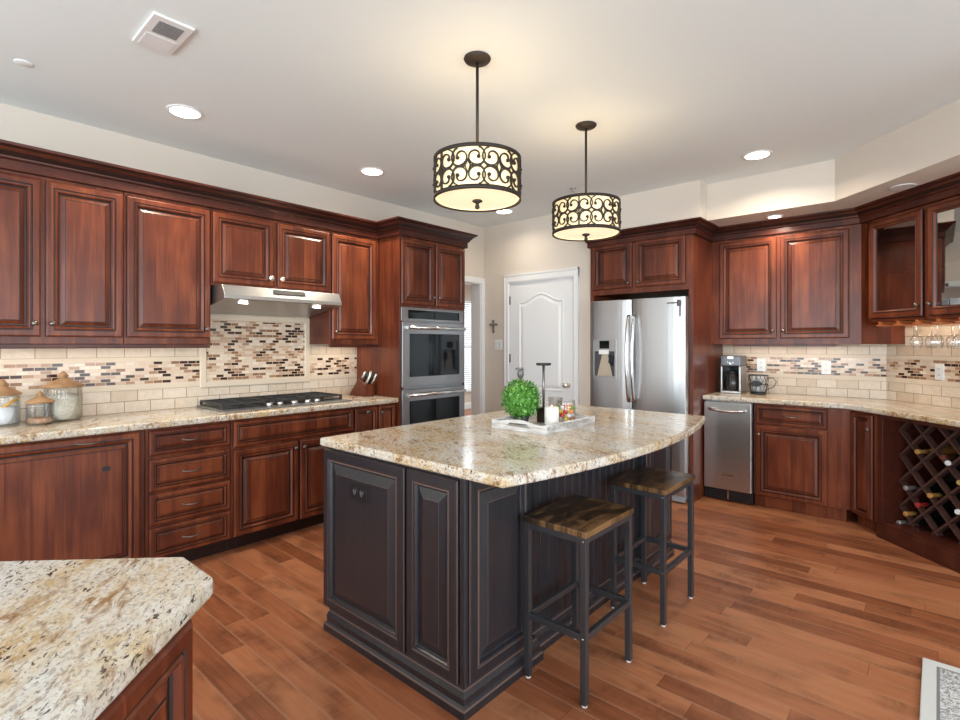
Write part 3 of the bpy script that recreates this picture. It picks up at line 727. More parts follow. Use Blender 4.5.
bottle((.399, .228 + dz), 0, 'dark bottle with a brown tip second from the rack bottom', capa)
bottle((.488, .139 + dz), 0, 'dark bottle lowest in the rack, second cell from the left', capk)
bottle((.345, .139 + dz + .01), 0, 'dark bottle in the lower left corner of the rack', caps)
bottle((.666, .317 + dz), 0, 'bottle with a white foil neck low on the right of the rack', capw, R(18), R(-8))
bottle((.666, .673 + dz), 0, 'dark bottle at the upper right of the rack with a red label', plain('maroon_foil', (.16, .05, .03), .35))
# right countertop and backsplash
b = B(); b.prism([(-1.573, 4.765), (-.530, 4.765), (.42, 3.815), (.86, 4.195), (-.311, 5.368), (-1.573, 5.368)], .874, .914)
o = obj('countertop', b, granite_m, bevel=.010, seg=3); tag(o, 'speckled granite countertop wrapping the coffee corner and wine rack', 'countertop')
def run(x0, x1): return [('subway_tile', x0, x1, .914, 1.061, tile_low, .008), ('tile_liner', x0, x1, 1.061, 1.0975, stone_trim, .012), ('mosaic_band', x0, x1, 1.0975, 1.2475, mosaic, .008), ('tile_liner', x0, x1, 1.2475, 1.277, stone_trim, .012), ('upper_tile', x0, x1, 1.277, 1.366, tile_up, .008)]
splash('backsplash', 'beige tile backsplash with mosaic band behind the coffee maker', (-1.575, 5.371, 0), 0, run(0, 1.264))
r2 = run(0, 1.6); r2[-1] = ('upper_tile', 0, 1.6, 1.277, 1.535, tile_up, .008)
splash('backsplash', 'beige tile backsplash with mosaic band behind the hanging wine glasses', (-.311, 5.371, 0), R(-45), r2)
# outlets
def outlet(loc, rot, label, name='outlet', w_=.072, h_=.116, body=None, dots=True):
    t = thing(name, label, 'outlet' if name == 'outlet' else 'switch', loc, rot, 'white cover plates on the walls' if body is None else None)
    b = B(); b.box(-w_ / 2, w_ / 2, -.006, 0, -h_ / 2, h_ / 2); obj('cover_plate', b, body or white_p, t, bevel=.003)
    return t
slot = plain('outlet_slot', (.25, .24, .23), .5)
for loc, rot, lab in (((-1.235, 5.363, 1.172), 0, 'white outlet cover on mosaic tile above the wire mug'), ((-.727, 5.363, 1.163), 0, 'white outlet cover on mosaic tile right of the wire mug'), ((.017 - .008 * s2, 5.043 - .008 * s2, 1.163), R(-45), 'white outlet cover on mosaic tile under the hanging wine glasses')):
    t = outlet(loc, rot, lab)
    for zz in (-.022, .022):
        b = B(); b.lathe([(.017, .006), (.016, .008)], (0, 0, zz), 14, 'y'); f = obj('socket', b, white_p, t)
        b = B(); b.box(-.008, -.005, -.0090, -.0075, zz - .006, zz + .006); b.box(.005, .008, -.0090, -.0075, zz - .006, zz + .006); obj('slots', b, slot, f)
t = outlet((-3.785, 4.604, 1.36), 0, 'white switch plate on the wall left of the pantry door', 'light_switch', .115, .115)
for x in (-.024, .024):
    b = B(); b.box(x - .016, x + .016, -.010, -.005, -.033, .033); obj('rocker', b, plain('rocker_%d' % (x > 0), (.70, .72, .74), .3), t, bevel=.002)
# cross
b = B(); b.box(-.016, .016, -.012, 0, -.085, .080); b.box(-.055, .055, -.012, 0, .012, .042)
for x, z in ((-.058, .027), (.058, .027), (0, .085), (0, -.088)): b.lathe([(.020, 0), (.020, .013)], (x, 0, z), 12, 'y')
b.lathe([(.026, 0), (.022, .018)], (0, 0, .027), 12, 'y')
o = obj('wall_cross', b, plain('pewter_cross', (.26, .24, .21), .4, .6), None, (-3.86, 4.603, 1.575), bevel=.003); o.scale = (.78, 1, .72); tag(o, 'small pewter cross on the wall beside the pantry door', 'cross')

# ================================================================== ISLAND
t = thing('kitchen_island', 'black rubbed-wood kitchen island in the middle of the room', 'island', (0, 0, 0))
b = B(); b.prism([(-2.20, 1.392), (-1.312, 1.392), (-1.312, 1.825), (-1.345, 1.825), (-1.345, 2.925), (-1.312, 2.925), (-1.312, 3.345), (-2.20, 3.345)], .02, .874)
obj('body', b, IS, t)
b = B().sweep([(0, 0, 0), (.034, 0, 0), (.034, .030, 0), (.030, .036, 1), (.022, .044, 0), (.024, .070, 0), (.016, .090, 0), (.012, .094, 1), (.010, .102, 0), (0, .104, 0)],
              [(-2.165, 3.345), (-2.165, 1.392), (-1.312, 1.392), (-1.312, 1.825), (-1.345, 1.825), (-1.345, 2.925), (-1.312, 2.925), (-1.312, 3.345)])
obj('base_molding', b, IS, t)
for x0, x1 in ((-2.222, -1.628), (-1.612, -1.326)):
    b = B().rings(rect(x1 - x0, .752), panel_prof(x1 - x0, .752, 'island')); obj('end_panel', b, IS, t, (x0, 1.392, .106))
b = B(); b.box(-1.318, -1.292, 1.374, 1.398, .104, .872); obj('corner_post', b, IS, t, bevel=.006)
for y0 in (1.405, 2.95):
    b = B().rings(rect(.385, .752), panel_prof(.385, .752, 'island')); obj('side_panel', b, IS, t, (-1.312, y0, .106), R(90))
b = B(); pts = [(1.826, .0)]; y = 1.83
while y < 2.92:
    for dy, dx in ((0, .012), (.006, .012), (.009, .004), (.012, .012), (.017, .014), (.022, .012), (.025, .004), (.028, .012)): pts.append((y + dy, dx))
    y += .068
pts.append((2.924, 0))
b.prism([(-1.345 + dx, yy) for yy, dx in pts], .104, .872); obj('beadboard', b, IS, t)
b = B(); N_ = 28
poly = [(-2.230, 1.354)] + [(-1.095 + .137 * (1 - ((q - 2.366) / 1.012) ** 2), q) for q in [1.354 + (3.378 - 1.354) * i / N_ for i in range(N_ + 1)]] + [(-2.230, 3.378)]
b.prism(poly, .8745, .914); o = obj('island_countertop', b, granite_m, bevel=.011, seg=4); tag(o, 'speckled granite island countertop with a bowed seating edge', 'countertop')
t = thing('outlet', 'black double outlet set in the end panel of the island', 'outlet', (-1.93, 1.392 - .0185, .705))
b = B(); b.box(-.062, .062, -.007, 0, -.042, .042); obj('cover_plate', b, blackm, t, bevel=.002)
for x in (-.026, .026):
    b = B(); b.lathe([(.019, .007), (.018, .010)], (x, 0, 0), 14, 'y'); f = obj('socket', b, plain('socket_black', (.02, .02, .022), .25), t)
    b = B(); b.box(x - .008, x - .005, -.0112, -.0095, -.006, .008); b.box(x + .005, x + .008, -.0112, -.0095, -.006, .008); b.box(x - .0025, x + .0025, -.0112, -.0095, -.014, -.009); obj('slots', b, plain('slot_pale', (.22, .22, .22), .5), f)
# stools
def stool(loc, label):
    t = thing('bar_stool', label, 'stool', loc, 0, 'bar stools at the island')
    X0, X1, Y0, Y1 = -.143, .143, -.198, .198
    b = B(); b.box(X0 - .006, X1 + .006, Y0 - .006, Y1 + .006, .638, .662); obj('seat', b, rustic_m, t, bevel=.003)
    a = .0125
    for sx in (X0 + a, X1 - a):
        for sy in (Y0 + a, Y1 - a):
            b = B(); b.box(sx - a, sx + a, sy - a, sy + a, .008, .638); l = obj('leg', b, tube_steel, t, bevel=.002)
            b = B(); b.lathe([(.010, 0), (.012, .008)], (sx, sy, 0), 10); obj('foot_pad', b, white_p, l)
    for nm, z in (('seat_rail', .6125), ('foot_rail', .245)):
        for sy in (Y0 + a, Y1 - a):
            b = B(); b.box(X0 + 2 * a, X1 - 2 * a, sy - a + .002, sy + a - .002, z, z + .025); obj(nm, b, tube_steel, t, bevel=.002)
        for sx in (X0 + a, X1 - a):
            b = B(); b.box(sx - a + .002, sx + a - .002, Y0 + 2 * a, Y1 - 2 * a, z, z + .025); obj(nm, b, tube_steel, t, bevel=.002)
    b = B()
    for z in (.622, .257):
        b.lathe([(.005, .0), (.004, .003)], (X1 - a, Y0, z), 8, 'y'); b.add([(X1 + .001, Y0 + a + dy, z + dz_) for dy, dz_ in ((-.005, 0), (0, .005), (.005, 0), (0, -.005))], [(0, 1, 2, 3)])
    obj('bolt', b, chrome, t)
    return t
st = stool((-1.126, 1.904, 0), 'nearer bar stool with rustic brown seat, at the front corner of the island')
dup(st, (-1.126, 2.650, 0), 'farther bar stool with rustic brown seat, on the fridge side of the island')

# ================================================================== ON THE ISLAND
tx0, tx1, ty0, ty1 = -1.800, -1.447, 2.130, 2.612; tz = .9145
washed = NT('whitewashed_wood'); vv = washed.coord(); cc = washed.ramp(washed.noise(washed.mapping(vv, (8, 8, 60)), 1.0, 3, .6), [(.35, (.40, .36, .33)), (.6, (.70, .68, .66))]); washed = washed.set(cc, .6)
t = thing('serving_tray', 'whitewashed wooden tray with cut-out handle on the island', 'tray', (0, 0, tz))
b = B(); b.box(tx0, tx1, ty0, ty1, 0, .012); obj('tray_base', b, washed, t)
def curved_end(x0, x1, y0, y1):
    b = B(); n = 24; W = x1 - x0
    top = lambda q: .038 + .020 * (sin(pi * q) ** 2 if .0 <= q <= 1 else 0) + (.010 * max(0, 1 - q / .12) if q < .12 else 0) + (.010 * max(0, 1 - (1 - q) / .12) if q > .88 else 0)
    v = []; hz0, hz1 = .022, .040
    for yy in (y0, y1):
        for i in range(n + 1):
            q = i / n; x = x0 + W * q; inh = .33 < q < .67
            v += [(x, yy, .012), (x, yy, hz0), (x, yy, hz1 if inh else hz0), (x, yy, top(q))]
    f = []; S = 4 * (n + 1)
    for i in range(n):
        a = 4 * i; c = a + 4
        f += [(a, c, c + 1, a + 1), (a + 2, c + 2, c + 3, a + 3), (S + a, S + a + 1, S + c + 1, S + c), (S + a + 2, S + a + 3, S + c + 3, S + c + 2), (a + 3, c + 3, S + c + 3, S + a + 3)]
        f += [(a + 1, c + 1, S + c + 1, S + a + 1), (a + 2, S + a + 2, S + c + 2, c + 2)]
    f += [(0, 1, S + 1, S), (1, 3, S + 3, S + 1), (4 * n, S + 4 * n, S + 4 * n + 1, 4 * n + 1), (4 * n + 1, S + 4 * n + 1, S + 4 * n + 3, 4 * n + 3)]
    b.add(v, f); return b
obj('handle_end', curved_end(tx0, tx1, ty0, ty0 + .012), washed, t); obj('handle_end', curved_end(tx0, tx1, ty1 - .012, ty1), washed, t)
for x in (tx0 + .006, tx1 - .006):
    b = B(); b.box(x - .005, x + .005, ty0 + .012, ty1 - .012, .012, .018); b.box(x - .005, x + .005, ty0 + .012, ty1 - .012, .040, .047)
    k = 0; y = ty0 + .014
    while y < ty1 - .04:
        for a0, a1 in ((0, .026), (.026, 0)):
            b.add([(x + dx, y + yy, zz) for dx in (-.004, .004) for yy, zz in ((a0, .018), (a0 + .006, .018), (a1 + .006, .040), (a1, .040))], [(0, 1, 2, 3), (7, 6, 5, 4), (0, 4, 5, 1), (3, 2, 6, 7), (0, 3, 7, 4), (1, 5, 6, 2)])
        y += .028
    obj('lattice_side', b, washed, t)
# boxwood ball
t = thing('boxwood_ball', 'round green boxwood ball plant on the island tray', 'plant', (-1.723, 2.290, tz + .0125))
b = B().lathe([(.036, 0), (.048, .045), (.044, .046), (.040, .035)], n=20); obj('pot', b, plain('dark_pot', (.03, .028, .026), .5), t)
leafm = NT('boxwood_leaf'); oi = leafm.n('NewGeometry').outputs['Random Per Island']; leafm = leafm.set(leafm.ramp(oi, [(0, (.018, .085, .012)), (.45, (.060, .22, .025)), (.8, (.13, .36, .045)), (1, (.26, .50, .09))]), .4)
b = B(); rr = random.Random(3)
b.sphere((0, 0, .135), .088, 16)
import mathutils as mu
for i in range(1500):
    zz = rr.uniform(-1, 1); a = rr.uniform(0, 2 * pi); q = math.sqrt(1 - zz * zz); nrm = mu.Vector((q * cos(a), q * sin(a), zz))
    rad = .088 + rr.uniform(-.004, .024); c = mu.Vector((0, 0, .135)) + nrm * rad
    ax = mu.Vector((rr.gauss(0, 1), rr.gauss(0, 1), rr.gauss(0, 1))).normalized(); l = (nrm * .7 + ax * .8).normalized(); s_ = l.cross(nrm + ax * .3)
    if s_.length < 1e-4: continue
    s_.normalize(); h = rr.uniform(.008, .013); w_ = h * .55; up = l.cross(s_) * .002
    b.add([c - l * h, c + s_ * w_ + up, c + l * h, c - s_ * w_ + up], [(0, 1, 2, 3)])
obj('foliage', b, leafm, t, fix=False)
# pieces behind and beside the plant
t = thing('bird_figurine', 'small grey metal ornament poking up behind the green ball plant', 'ornament', (-1.930, 2.560, tz + .0005))
gm = plain('pewter', (.16, .16, .165), .4, .5)
b = B().lathe([(.022, 0), (.022, .006), (.005, .010), (.004, .235)], n=12); obj('stem', b, gm, t)
b = B(); b.lathe([(.004, .225), (.016, .245), (.022, .265), (.018, .285), (.010, .298), (.002, .302)], n=14); b.tube([(0, 0, .29), (-.014, -.004, .302), (-.030, -.008, .295)], .006, 8); b.tube([(.010, 0, .255), (.018, .004, .29), (.012, .004, .306)], .005, 8); obj('finial', b, gm, t)
t = thing('candle_stand', 'dark stand with a thin grey stem and flat black top, right of the plant', 'stand', (-1.657, 2.412, tz + .0125))
b = B().box(-.028, .028, -.028, .028, 0, .085); obj('block_base', b, plain('espresso_wood', (.030, .018, .013), .35), t, bevel=.003)
b = B().tube([(0, 0, .085), (0, 0, .318)], .0075, 10); obj('stem', b, plain('brushed_stem', (.25, .24, .24), .3, .8), t)
b = B().lathe([(.040, .318), (.042, .320), (.042, .330), (.040, .332)], n=24); obj('flat_top', b, blackm, t)
t = thing('pillar_candle', 'white pillar candle standing on the tray in front of the candy jar', 'candle', (-1.575, 2.370, tz + .0125))
wax = NT('white_wax').set((.86, .83, .76), .5, Subsurface_Weight=.2, Subsurface_Radius=(.02, .015, .01))
b = B().lathe([(.038, 0), (.039, .004), (.039, .092), (.036, .096), (.024, .093)], n=24); obj('wax', b, wax, t)
b = B().tube([(0, 0, .092), (.001, 0, .106)], .0016, 6); obj('wick', b, emis('flame', (1, .85, .5), 3), t)
t = thing('candy_jar', 'clear glass jar of coloured candies at the back of the tray', 'jar', (-1.560, 2.490, tz + .0125))
b = B(); b.lathe([(.048, 0), (.055, .006), (.055, .100), (.050, .112), (.053, .122), (.050, .122), (.047, .112), (.052, .100), (.052, .010), (.010, .006)], n=28, cap=False); obj('glass_body', b, clear, t)
t2 = thing('hurricane_glass', 'clear ribbed glass cylinder behind the white pillar candle', 'glass', (-1.655, 2.530, tz + .0125))
b = B(); b.lathe([(.040, 0), (.042, .004), (.042, .13), (.0395, .13), (.0395, .006), (.005, .005)], n=28, cap=False); obj('cylinder', b, clear, t2)
cols = [('red', (.65, .03, .02)), ('orange', (.80, .28, .03)), ('green', (.12, .40, .05)), ('yellow', (.80, .62, .08)), ('white', (.8, .78, .72))]
cm = {n_: plain('candy_' + n_, c_, .25) for n_, c_ in cols}
rr = random.Random(5); k = 0
cb = {n_: B().sphere((0, 0, 0), .0125, 12).mesh('candy', cm[n_]) for n_, _ in cols}
for lev in range(4):
    for i in range(6):
        a = 2 * pi * i / 6 + lev * .5; r_ = .036 if i < 6 else 0; n_ = cols[(0, 1, 0, 2, 1, 3, 4)[rr.randrange(7)]][0]
        o = obj('candy', cb[n_], None, None, (-1.560 + r_ * cos(a), 2.490 + r_ * sin(a), tz + .0125 + .020 + lev * .0215)); k += 1
        tag(o, 'round %s candy inside the clear jar on the island tray' % n_, 'candy', '%s candies in the glass jar' % n_)

# ================================================================== ON THE COUNTERS
lidm = NT('tan_wood_lid'); lidm = lidm.set(lidm.ramp(lidm.noise(lidm.mapping(lidm.coord(), (20, 20, 6)), 1.0, 3), [(.3, (.27, .135, .055)), (.7, (.43, .24, .11))]), .45)
def canister(x, y, r, zl, zt, label):
    t = thing('glass_canister', label, 'canister', (x, y, .9145), 0, 'glass canisters with pointed wooden lids')
    h = zl - .9145; e = zt - zl
    b = B(); b.lathe([(r * .93, 0), (r, .008), (r, h - .012), (r * .96, h), (r * .93, h), (r - .004, h - .014), (r - .004, .010), (.005, .008)], n=32, cap=False); obj('glass_body', b, clear, t)
    b = B(); b.lathe([(r * 1.06, h), (r * 1.08, h + .006), (r * .80, h + e * .25), (r * .35, h + e * .48), (r * .22, h + e * .55), (r * .22, h + e * .60), (r * .30, h + e * .68), (r * .22, h + e * .80), (r * .05, h + e)], n=32); obj('lid', b, lidm, t)
def fillm(name, a, c): n = NT(name); n.bump(n.noise(n.coord(), 140, 2), .6, .004); return n.set(n.ramp(n.noise(n.coord(), 120, 2), [(.4, a), (.6, c)]), .8)
def fill(name, x, y, r, h, m, label, mound=0.0):
    b = B(); b.lathe([(r * .9, .0), (r, .006), (r, h), (r * .5, h + mound), (.002, h + mound * 1.2)], n=24); o = obj(name, b, m, None, (x, y, .9145 + .011)); tag(o, label, 'food', kind='stuff')
canister(-3.872, .660, .092, 1.112, 1.205, 'largest glass canister with pointed wooden lid, right of the other two'); fill('pale_grain', -3.872, .660, .086, .125, fillm('pale_grain', (.62, .55, .43), (.80, .75, .64)), 'pale grain filling the largest glass canister', .02)
canister(-3.770, .540, .062, 1.036, 1.102, 'smallest glass canister, standing in front of the other two'); fill('brown_nuts', -3.770, .540, .056, .025, fillm('brown_nuts', (.40, .20, .11), (.62, .40, .26)), 'brown nuts at the bottom of the smallest canister')
canister(-3.880, .396, .077, 1.082, 1.172, 'medium glass canister with wooden lid cut by the left edge'); fill('white_flour', -3.880, .396, .071, .085, fillm('white_flour', (.82, .83, .86), (.9, .9, .92)), 'white powder with a scoop in the medium canister', .01)
t = thing('scoop', 'small wooden scoop stuck in the medium canister of white powder', 'scoop', (-3.84, .41, 1.03))
b = B().tube([(0, -.02, -.015), (0, .05, .035)], .009, 8); obj('scoop_handle', b, plain('honey_wood', (.62, .33, .06), .4), t)
# knife block
KB = (-3.68, 2.672, .9145)
t = thing('knife_block', 'wooden knife block in the counter corner beside the oven tower', 'knife block', KB, R(90))
b = B(); b.extr([(0, 0), (.235, 0), (.085, .165), (0, .098)], 'x', 0, .100); obj('block', b, wood, t, bevel=.003)
kh_b = plain('black_handle', (.012, .012, .012), .3); kh_w = plain('steel_handle', (.78, .76, .72), .25, .5)
kx = KB; ca, sa = cos(R(60)), sin(R(60)); k = 0
klab = ['kitchen knife with steel-sided handle in the wood block, upper row', 'small knife with black handle in the wood block']
for row in range(3):
    for j in range(3):
        lx = .020 + .030 * j; f = (row + .5) / 3
        by, bz = .085 * f, .098 + .067 * f
        dirv = (-.62, .785)
        L = (.105, .095, .075)[row]
        b = B(); m_ = kh_w if (row + j) % 2 == 0 else kh_b
        b.tube([(lx, by + dirv[0] * .001, bz + dirv[1] * .001), (lx, by + dirv[0] * L * .5, bz + dirv[1] * L * .5 - .004), (lx, by + dirv[0] * L, bz + dirv[1] * L)], .0095, 8)
        o = obj('knife', b, m_, None, KB, R(90))
        pos = ('top', 'middle', 'bottom')[2 - row]; side = ('left', 'centre', 'right')[j]
        tag(o, '%s knife handle in the wood block, %s row, %s slot' % ('steel' if m_ is kh_w else 'black', pos, side), 'knife', 'knives in the wood block')
# coffee maker
t = thing('coffee_maker', 'silver and black drip coffee maker beside the fridge cabinet', 'coffee maker', (-1.515, 5.08, .9145))
b = B(); b.box(0, .175, 0, .20, 0, .025); b.box(0, .175, .12, .20, .025, .25); b.box(0, .018, .0, .12, .025, .25); b.box(.157, .175, .0, .12, .025, .25); obj('housing', b, stainless, t, bevel=.006)
b = B(); b.box(0, .175, -.002, .20, .25, .345); p = obj('top_unit', b, steel('grey_steel', (.16, .16, .17), .3, False), t, bevel=.008)
b = B(); b.box(.064, .115, -.005, -.001, .318, .340); obj('display', b, emis('pale_display', (.75, .78, .80), .6), p)
b = B()
for x in (.066, .113): b.lathe([(.008, .002), (.007, .006)], (x, 0, .285), 12, 'y')
b.lathe([(.012, .002), (.011, .007)], (.0895, 0, .275), 14, 'y'); obj('buttons', b, chrome, p)
b = B(); b.box(.018, .157, .118, .121, .025, .25); obj('brew_recess', b, black_gloss, t)
b = B(); b.lathe([(.050, .028), (.060, .045), (.062, .100), (.050, .150), (.040, .170), (.042, .185)], (.0875, .062, 0), 24); c_ = obj('carafe', b, plain('carafe_glass', (.03, .025, .022), .05), t)
b = B(); b.box(.080, .095, -.012, .004, .06, .165); obj('carafe_handle', b, blackm, c_, bevel=.004)
b = B(); b.lathe([(.044, .185), (.044, .200), (.02, .206)], (.0875, .062, 0), 24); obj('carafe_lid', b, blackm, c_)
# wire mug basket
t = thing('wire_mug_basket', 'black wire basket shaped like a coffee mug, right of the coffee maker', 'basket', (-1.222, 5.20, .9145))
b = B(); H_ = .165; rad = lambda z: .060 + .020 * sin(min(1, z / H_) * pi * .62)
def ring(z, r, th=.003): b.tube([(r * cos(2 * pi * i / 28), r * sin(2 * pi * i / 28), z) for i in range(28)], th, 6, closed=True)
ring(.170, rad(H_), .004); ring(.09, rad(.09)); ring(.022, rad(.015))
for i in range(14):
    for sg in (1, -1): b.tube([(rad(z) * cos(2 * pi * i / 14 + sg * z * 4.5), rad(z) * sin(2 * pi * i / 14 + sg * z * 4.5), z + .006) for z in [H_ * q / 8 for q in range(9)]], .0017, 5)
obj('wire_body', b, blackm, t)
b = B().lathe([(.062, 0), (.066, .004), (.064, .020)], n=28); obj('base', b, blackm, t)
b = B().tube([(.076, 0, .145), (.12, 0, .150), (.145, 0, .115), (.125, 0, .07), (.072, 0, .045)], .0035, 8); obj('handle', b, blackm, t)
b = B(); n = 20; b.add([(.050 * cos(2 * pi * i / n), -.0835, .098 + .024 * sin(2 * pi * i / n)) for i in range(n)] + [(.050 * cos(2 * pi * i / n), -.078, .098 + .024 * sin(2 * pi * i / n)) for i in range(n)], [tuple(range(n)), tuple(range(2 * n - 1, n - 1, -1))] + [(i, n + i, n + (i + 1) % n, (i + 1) % n) for i in range(n)]); obj('oval_plaque', b, blackm, t)
pod = B().lathe([(.020, 0), (.024, .040), (.026, .042)], n=14).mesh('coffee_pod', white_p)
k = 0
for z, a0 in ((.024, .2), (.072, .8), (.120, .4)):
    for i in range(4):
        a = a0 + pi / 2 * i; r_ = .034
        o = obj('coffee_pod', pod, None, None, (-1.222 + r_ * cos(a), 5.20 + r_ * sin(a), .9145 + z)); tag(o, 'white coffee pod inside the black wire mug basket', 'coffee pod', 'coffee pods in the wire mug basket')

# ================================================================== PENINSULA IN FRONT
A_, B_ = (-1.196, .408), (-1.050, .410)
def along(p, d, l): return (p[0] + d[0] * l, p[1] + d[1] * l)
poly = [A_, B_, along(B_, (s2, -s2), 1.3), along(along(B_, (s2, -s2), 1.3), (-s2, -s2), 1.5), along(A_, (-s2, -s2), 1.5)]
b = B(); b.prism(poly, .872, .914); o = obj('peninsula_countertop', b, granite_m, bevel=.010, seg=3); tag(o, 'pale speckled granite peninsula top with clipped corner, in the foreground', 'countertop')
t = thing('peninsula_cabinet', 'dark cherry peninsula cabinet below the foreground granite top', 'cabinet', (0, 0, 0))
cp = [along(A_, (0, -1), .06), (-1.036, .350), along((-1.036, .350), (s2, -s2), 1.25), along(along((-1.036, .350), (s2, -s2), 1.25), (-s2, -s2), 1.35), along(along(A_, (0, -1), .06), (-s2, -s2), 1.35)]
b = B(); b.prism(cp, .10, .871); b.prism(inset(cp[::-1] if area(cp) < 0 else cp, .06), 0, .10, 1); obj('body', b, WD, t)
e_ = (-1.036, .350)
d = B().rings(rect(.62, .75), panel_prof(.62, .75)); o = obj('end_panel', d, WD, t, (e_[0] + s2 * .620, e_[1] - s2 * .620, .108), R(135))
# rug
n = NT('rug_weave'); v = n.coord(); x, y, z = n.xyz(v)
dx = n.m('ADD', x, 0.0); e = n.m('MINIMUM', dx, n.m('SUBTRACT', 0.0, y))
pat = n.ramp(n.noise(v, 26, 3, .6, 2.6), [(.47, (.64, .63, .61)), (.50, (.20, .20, .21)), (.55, (.20, .20, .21)), (.59, (.60, .59, .57))])
edge = n.m('GREATER_THAN', e, .046); band = n.m('MULTIPLY', edge, n.m('LESS_THAN', e, .056))
c = n.mix(edge, (.62, .62, .60), pat); c = n.mix(band, c, (.20, .20, .21)); n.bump(n.noise(v, 400, 2), .4, .003)
rugm = n.set(c, .9)
b = B().box(0, 1.6, -2.3, 0, 0, .010); o = obj('rug', b, rugm, None, (-.050, 2.945, 0.0005), bevel=.003); tag(o, 'pale rug with grey filigree pattern at the lower right floor edge', 'rug')

# ================================================================== CEILING
canl = emis('recessed_lamp', (1, .93, .82), 6)
def can(loc, label, on=True, r=.078, power=8):
    t = thing('recessed_light', label, 'ceiling light', loc, 0, 'recessed ceiling lights')
    b = B(); b.lathe([(r + .020, -.001), (r + .018, -.006), (r, -.008), (r, -.001)], n=32); obj('trim_ring', b, white_trim, t)
    b = B(); b.lathe([(r, -.0085), (.002, -.0086)], n=32, cap=False); obj('lamp', b, canl if on else plain('frosted_lens', (.75, .74, .72), .4), t)
    if on: light('AREA', 'recessed_lamp_light', (loc[0], loc[1], loc[2] - .014), power, (1, .86, .68), r * 1.8, shape='DISK', spread=150)
can((-3.342, 1.14, CE), 'recessed ceiling light nearest the left edge, above the drawer cabinet')
can((-3.372, 2.516, CE), 'recessed ceiling light above the narrow cabinet left of the ovens')
can((-3.358, 4.171, CE), 'recessed ceiling light seen just below the nearer pendant', power=2.5)
can((-.984, 4.151, CE), 'recessed ceiling light at the upper right, in front of the soffit')
can((-1.017, 4.845, 2.43), 'small recessed light under the soffit above the double-door cabinet', r=.045, power=4)
can((-.177, 4.513, 2.43), 'unlit recessed light under the soffit above the glass cabinet', False, .055)
# vent
t = thing('ceiling_vent', 'square white ceiling vent with a grey louvered half', 'vent', (-2.58, .79, CE))
b = B(); b.box(-.15, .15, -.080, .080, -.012, 0); obj('frame', b, white_trim, t, bevel=.004)
b = B()
for i in range(9): b.box(.012 + i * .012, .018 + i * .012, -.048, .048, -.0145, -.011)
obj('louver', b, plain('vent_grey', (.20, .20, .20), .6), t)
b = B(); b.box(-.125, -.015, -.06, .06, -.014, -.011); obj('cover', b, white_trim, t)
# sprinkler and smoke cover
b = B().lathe([(.028, 0), (.026, -.008), (.006, -.012), (.005, -.028), (.016, -.032), (.016, -.034)], n=16); o = obj('fire_sprinkler', b, plain('sprinkler_metal', (.45, .45, .45), .35, .6), None, (-2.41, 3.962, CE)); tag(o, 'tiny fire sprinkler on the ceiling between the two pendants', 'sprinkler')
b = B().lathe([(.038, 0), (.038, -.002), (.034, -.004), (.002, -.0045)], n=24); o = obj('sprinkler_cover', b, ceil_m, None, (-3.36, .42, CE)); tag(o, 'flat white round cover on the ceiling at the far left', 'ceiling cover')
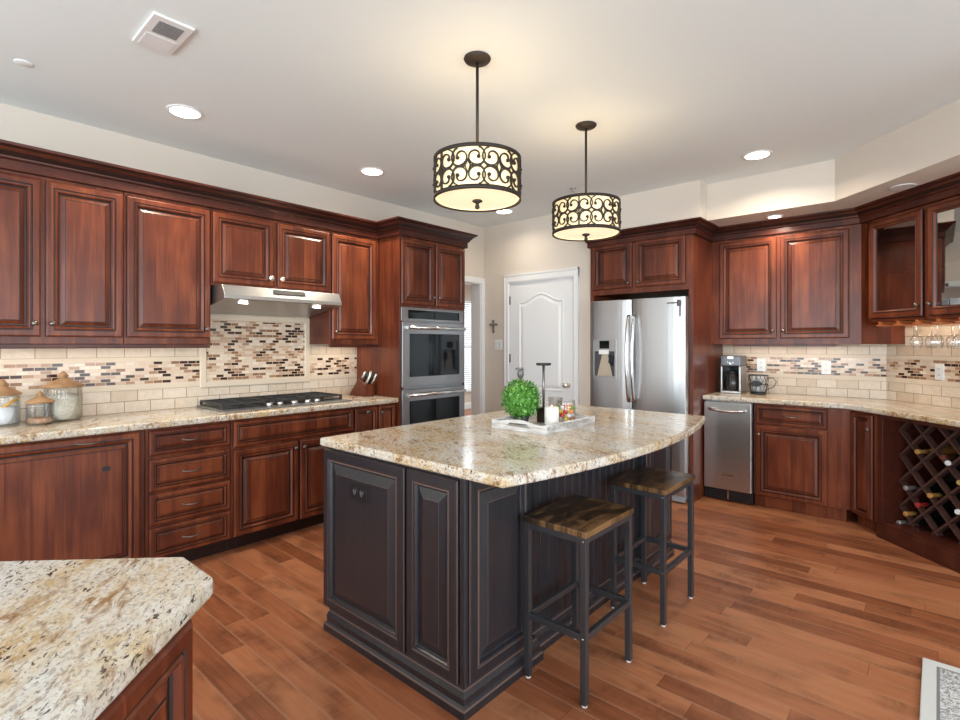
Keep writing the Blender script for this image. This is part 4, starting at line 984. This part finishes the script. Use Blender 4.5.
# pendants
shade_m = emis('cream_shade', (.92, .74, .44), .52); diff_m = emis('frosted_diffuser', (.95, .80, .54), .55)
def pendant(x, y, label):
    t = thing('pendant_light', label, 'pendant light', (x, y, CE), 0, 'pendant lights over the island')
    z1, z0, r = 2.257 - CE, 2.055 - CE, .207
    b = B().lathe([(.064, -.0005), (.066, -.005), (.060, -.014), (.015, -.022)], n=28); obj('canopy', b, bronze, t)
    b = B().tube([(0, 0, -.020), (0, 0, z1 + .05)], .0075, 10); b.lathe([(.014, z1 + .02), (.018, z1 + .04), (.010, z1 + .06)], n=14); obj('rod', b, bronze, t)
    b = B()
    for i in range(3): a = 2 * pi * i / 3 + .4; b.tube([(0, 0, z1 + .03), (r * .96 * cos(a), r * .96 * sin(a), z1 - .006)], .004, 6)
    obj('spider', b, bronze, t)
    b = B().lathe([(r - .010, z0 + .004), (r - .010, z1 - .004)], n=64, cap=False); b.lathe([(r - .012, z1 - .004), (r - .012, z0 + .004)], n=64, cap=False); obj('shade', b, shade_m, t)
    b = B().lathe([(r - .004, z0 + .010), (r * .6, z0 + .004), (.004, z0 + .002)], n=48, cap=False); obj('diffuser', b, diff_m, t)
    for nm, za, zb_ in (('top_rim', z1 - .016, z1), ('bottom_rim', z0 - .002, z0 + .018)):
        b = B().lathe([(r - .002, za), (r + .004, za), (r + .004, zb_), (r - .002, zb_), (r - .002, za)], n=64, cap=False); obj(nm, b, bronze, t)
    b = B(); NC = 9; Wc = 2 * pi / NC; zc = (z0 + z1) / 2; hh = (z1 - z0) / 2 - .016
    def P(u, z): return ((r + .001) * cos(u / r), (r + .001) * sin(u / r), zc + z)
    cw = Wc * r
    def stroke(pts, th=.0046): b.tube([P(u, z) for u, z in pts], th, 4, square=True)
    for c in range(NC):
        u0 = c * cw
        for sx in (1, -1):
            for sz in (1, -1):
                cu, cz, R0 = u0 + sx * cw * .25, sz * hh * .50, hh * .50
                pts = []
                for i in range(22):
                    q = i / 21; a = pi * 2.5 * q; rr_ = R0 * (1 - .70 * max(0, q - .30) / .70)
                    pts.append((cu + sx * rr_ * sin(a + .3) * -1, cz + sz * rr_ * cos(a + .3)))
                stroke(pts)
                b.sphere(P(*pts[-1]), .009, 8)
        dm = .016
        stroke([(u0, dm), (u0 + dm, 0), (u0, -dm), (u0 - dm, 0), (u0, dm)], .0045)
        stroke([(u0 + cw / 2, hh * .35), (u0 + cw / 2 + dm * .8, 0), (u0 + cw / 2, -hh * .35), (u0 + cw / 2 - dm * .8, 0), (u0 + cw / 2, hh * .35)], .0045)
        stroke([(u0 + dm, 0), (u0 + cw / 2 - dm * .8, 0)], .0055); stroke([(u0 - dm, 0), (u0 - cw / 2 + dm * .8, 0)], .0055)
    for c in range(3):
        u0 = 2 * pi * r * c / 3 + cw * .5; b.tube([P(u0, -hh), P(u0, hh)], .006, 4, square=True)
    obj('filigree', b, bronze, t)
    b = B().lathe([(.022, z0 + .004), (.026, z0 - .004), (.010, z0 - .012), (.008, z0 - .020), (.012, z0 - .028), (.010, z0 - .038), (.002, z0 - .043)], n=16); obj('finial', b, bronze, t)
    return t
pd = pendant(-1.664, 1.862, 'nearer drum pendant with bronze filigree, left of the other one'); dup(pd, (-1.658, 2.881, CE), 'farther drum pendant with bronze filigree, toward the fridge', rot=.5)
for x, y in ((-1.664, 1.862), (-1.658, 2.881)): light('POINT', 'pendant_bulb', (x, y, 2.15), 1.5, (1, .96, .90), .05)
# warm strips under the wall cabinets
light('AREA', 'under_cabinet_light', (-3.86, .72, 1.355), .9, (1, .86, .70), .03, 1.2, (0, 0, 0))
light('AREA', 'under_cabinet_light', (-3.86, 2.56, 1.355), .55, (1, .84, .66), .03, .35, (0, 0, 0))
light('AREA', 'under_cabinet_light', (-1.0, 5.22, 1.355), .8, (1, .88, .76), .9, .03, (0, 0, 0))
light('AREA', 'under_cabinet_light', (.06, 4.86, 1.525), 1.2, (1, .82, .60), .8, .03, (0, 0, R(-45)))
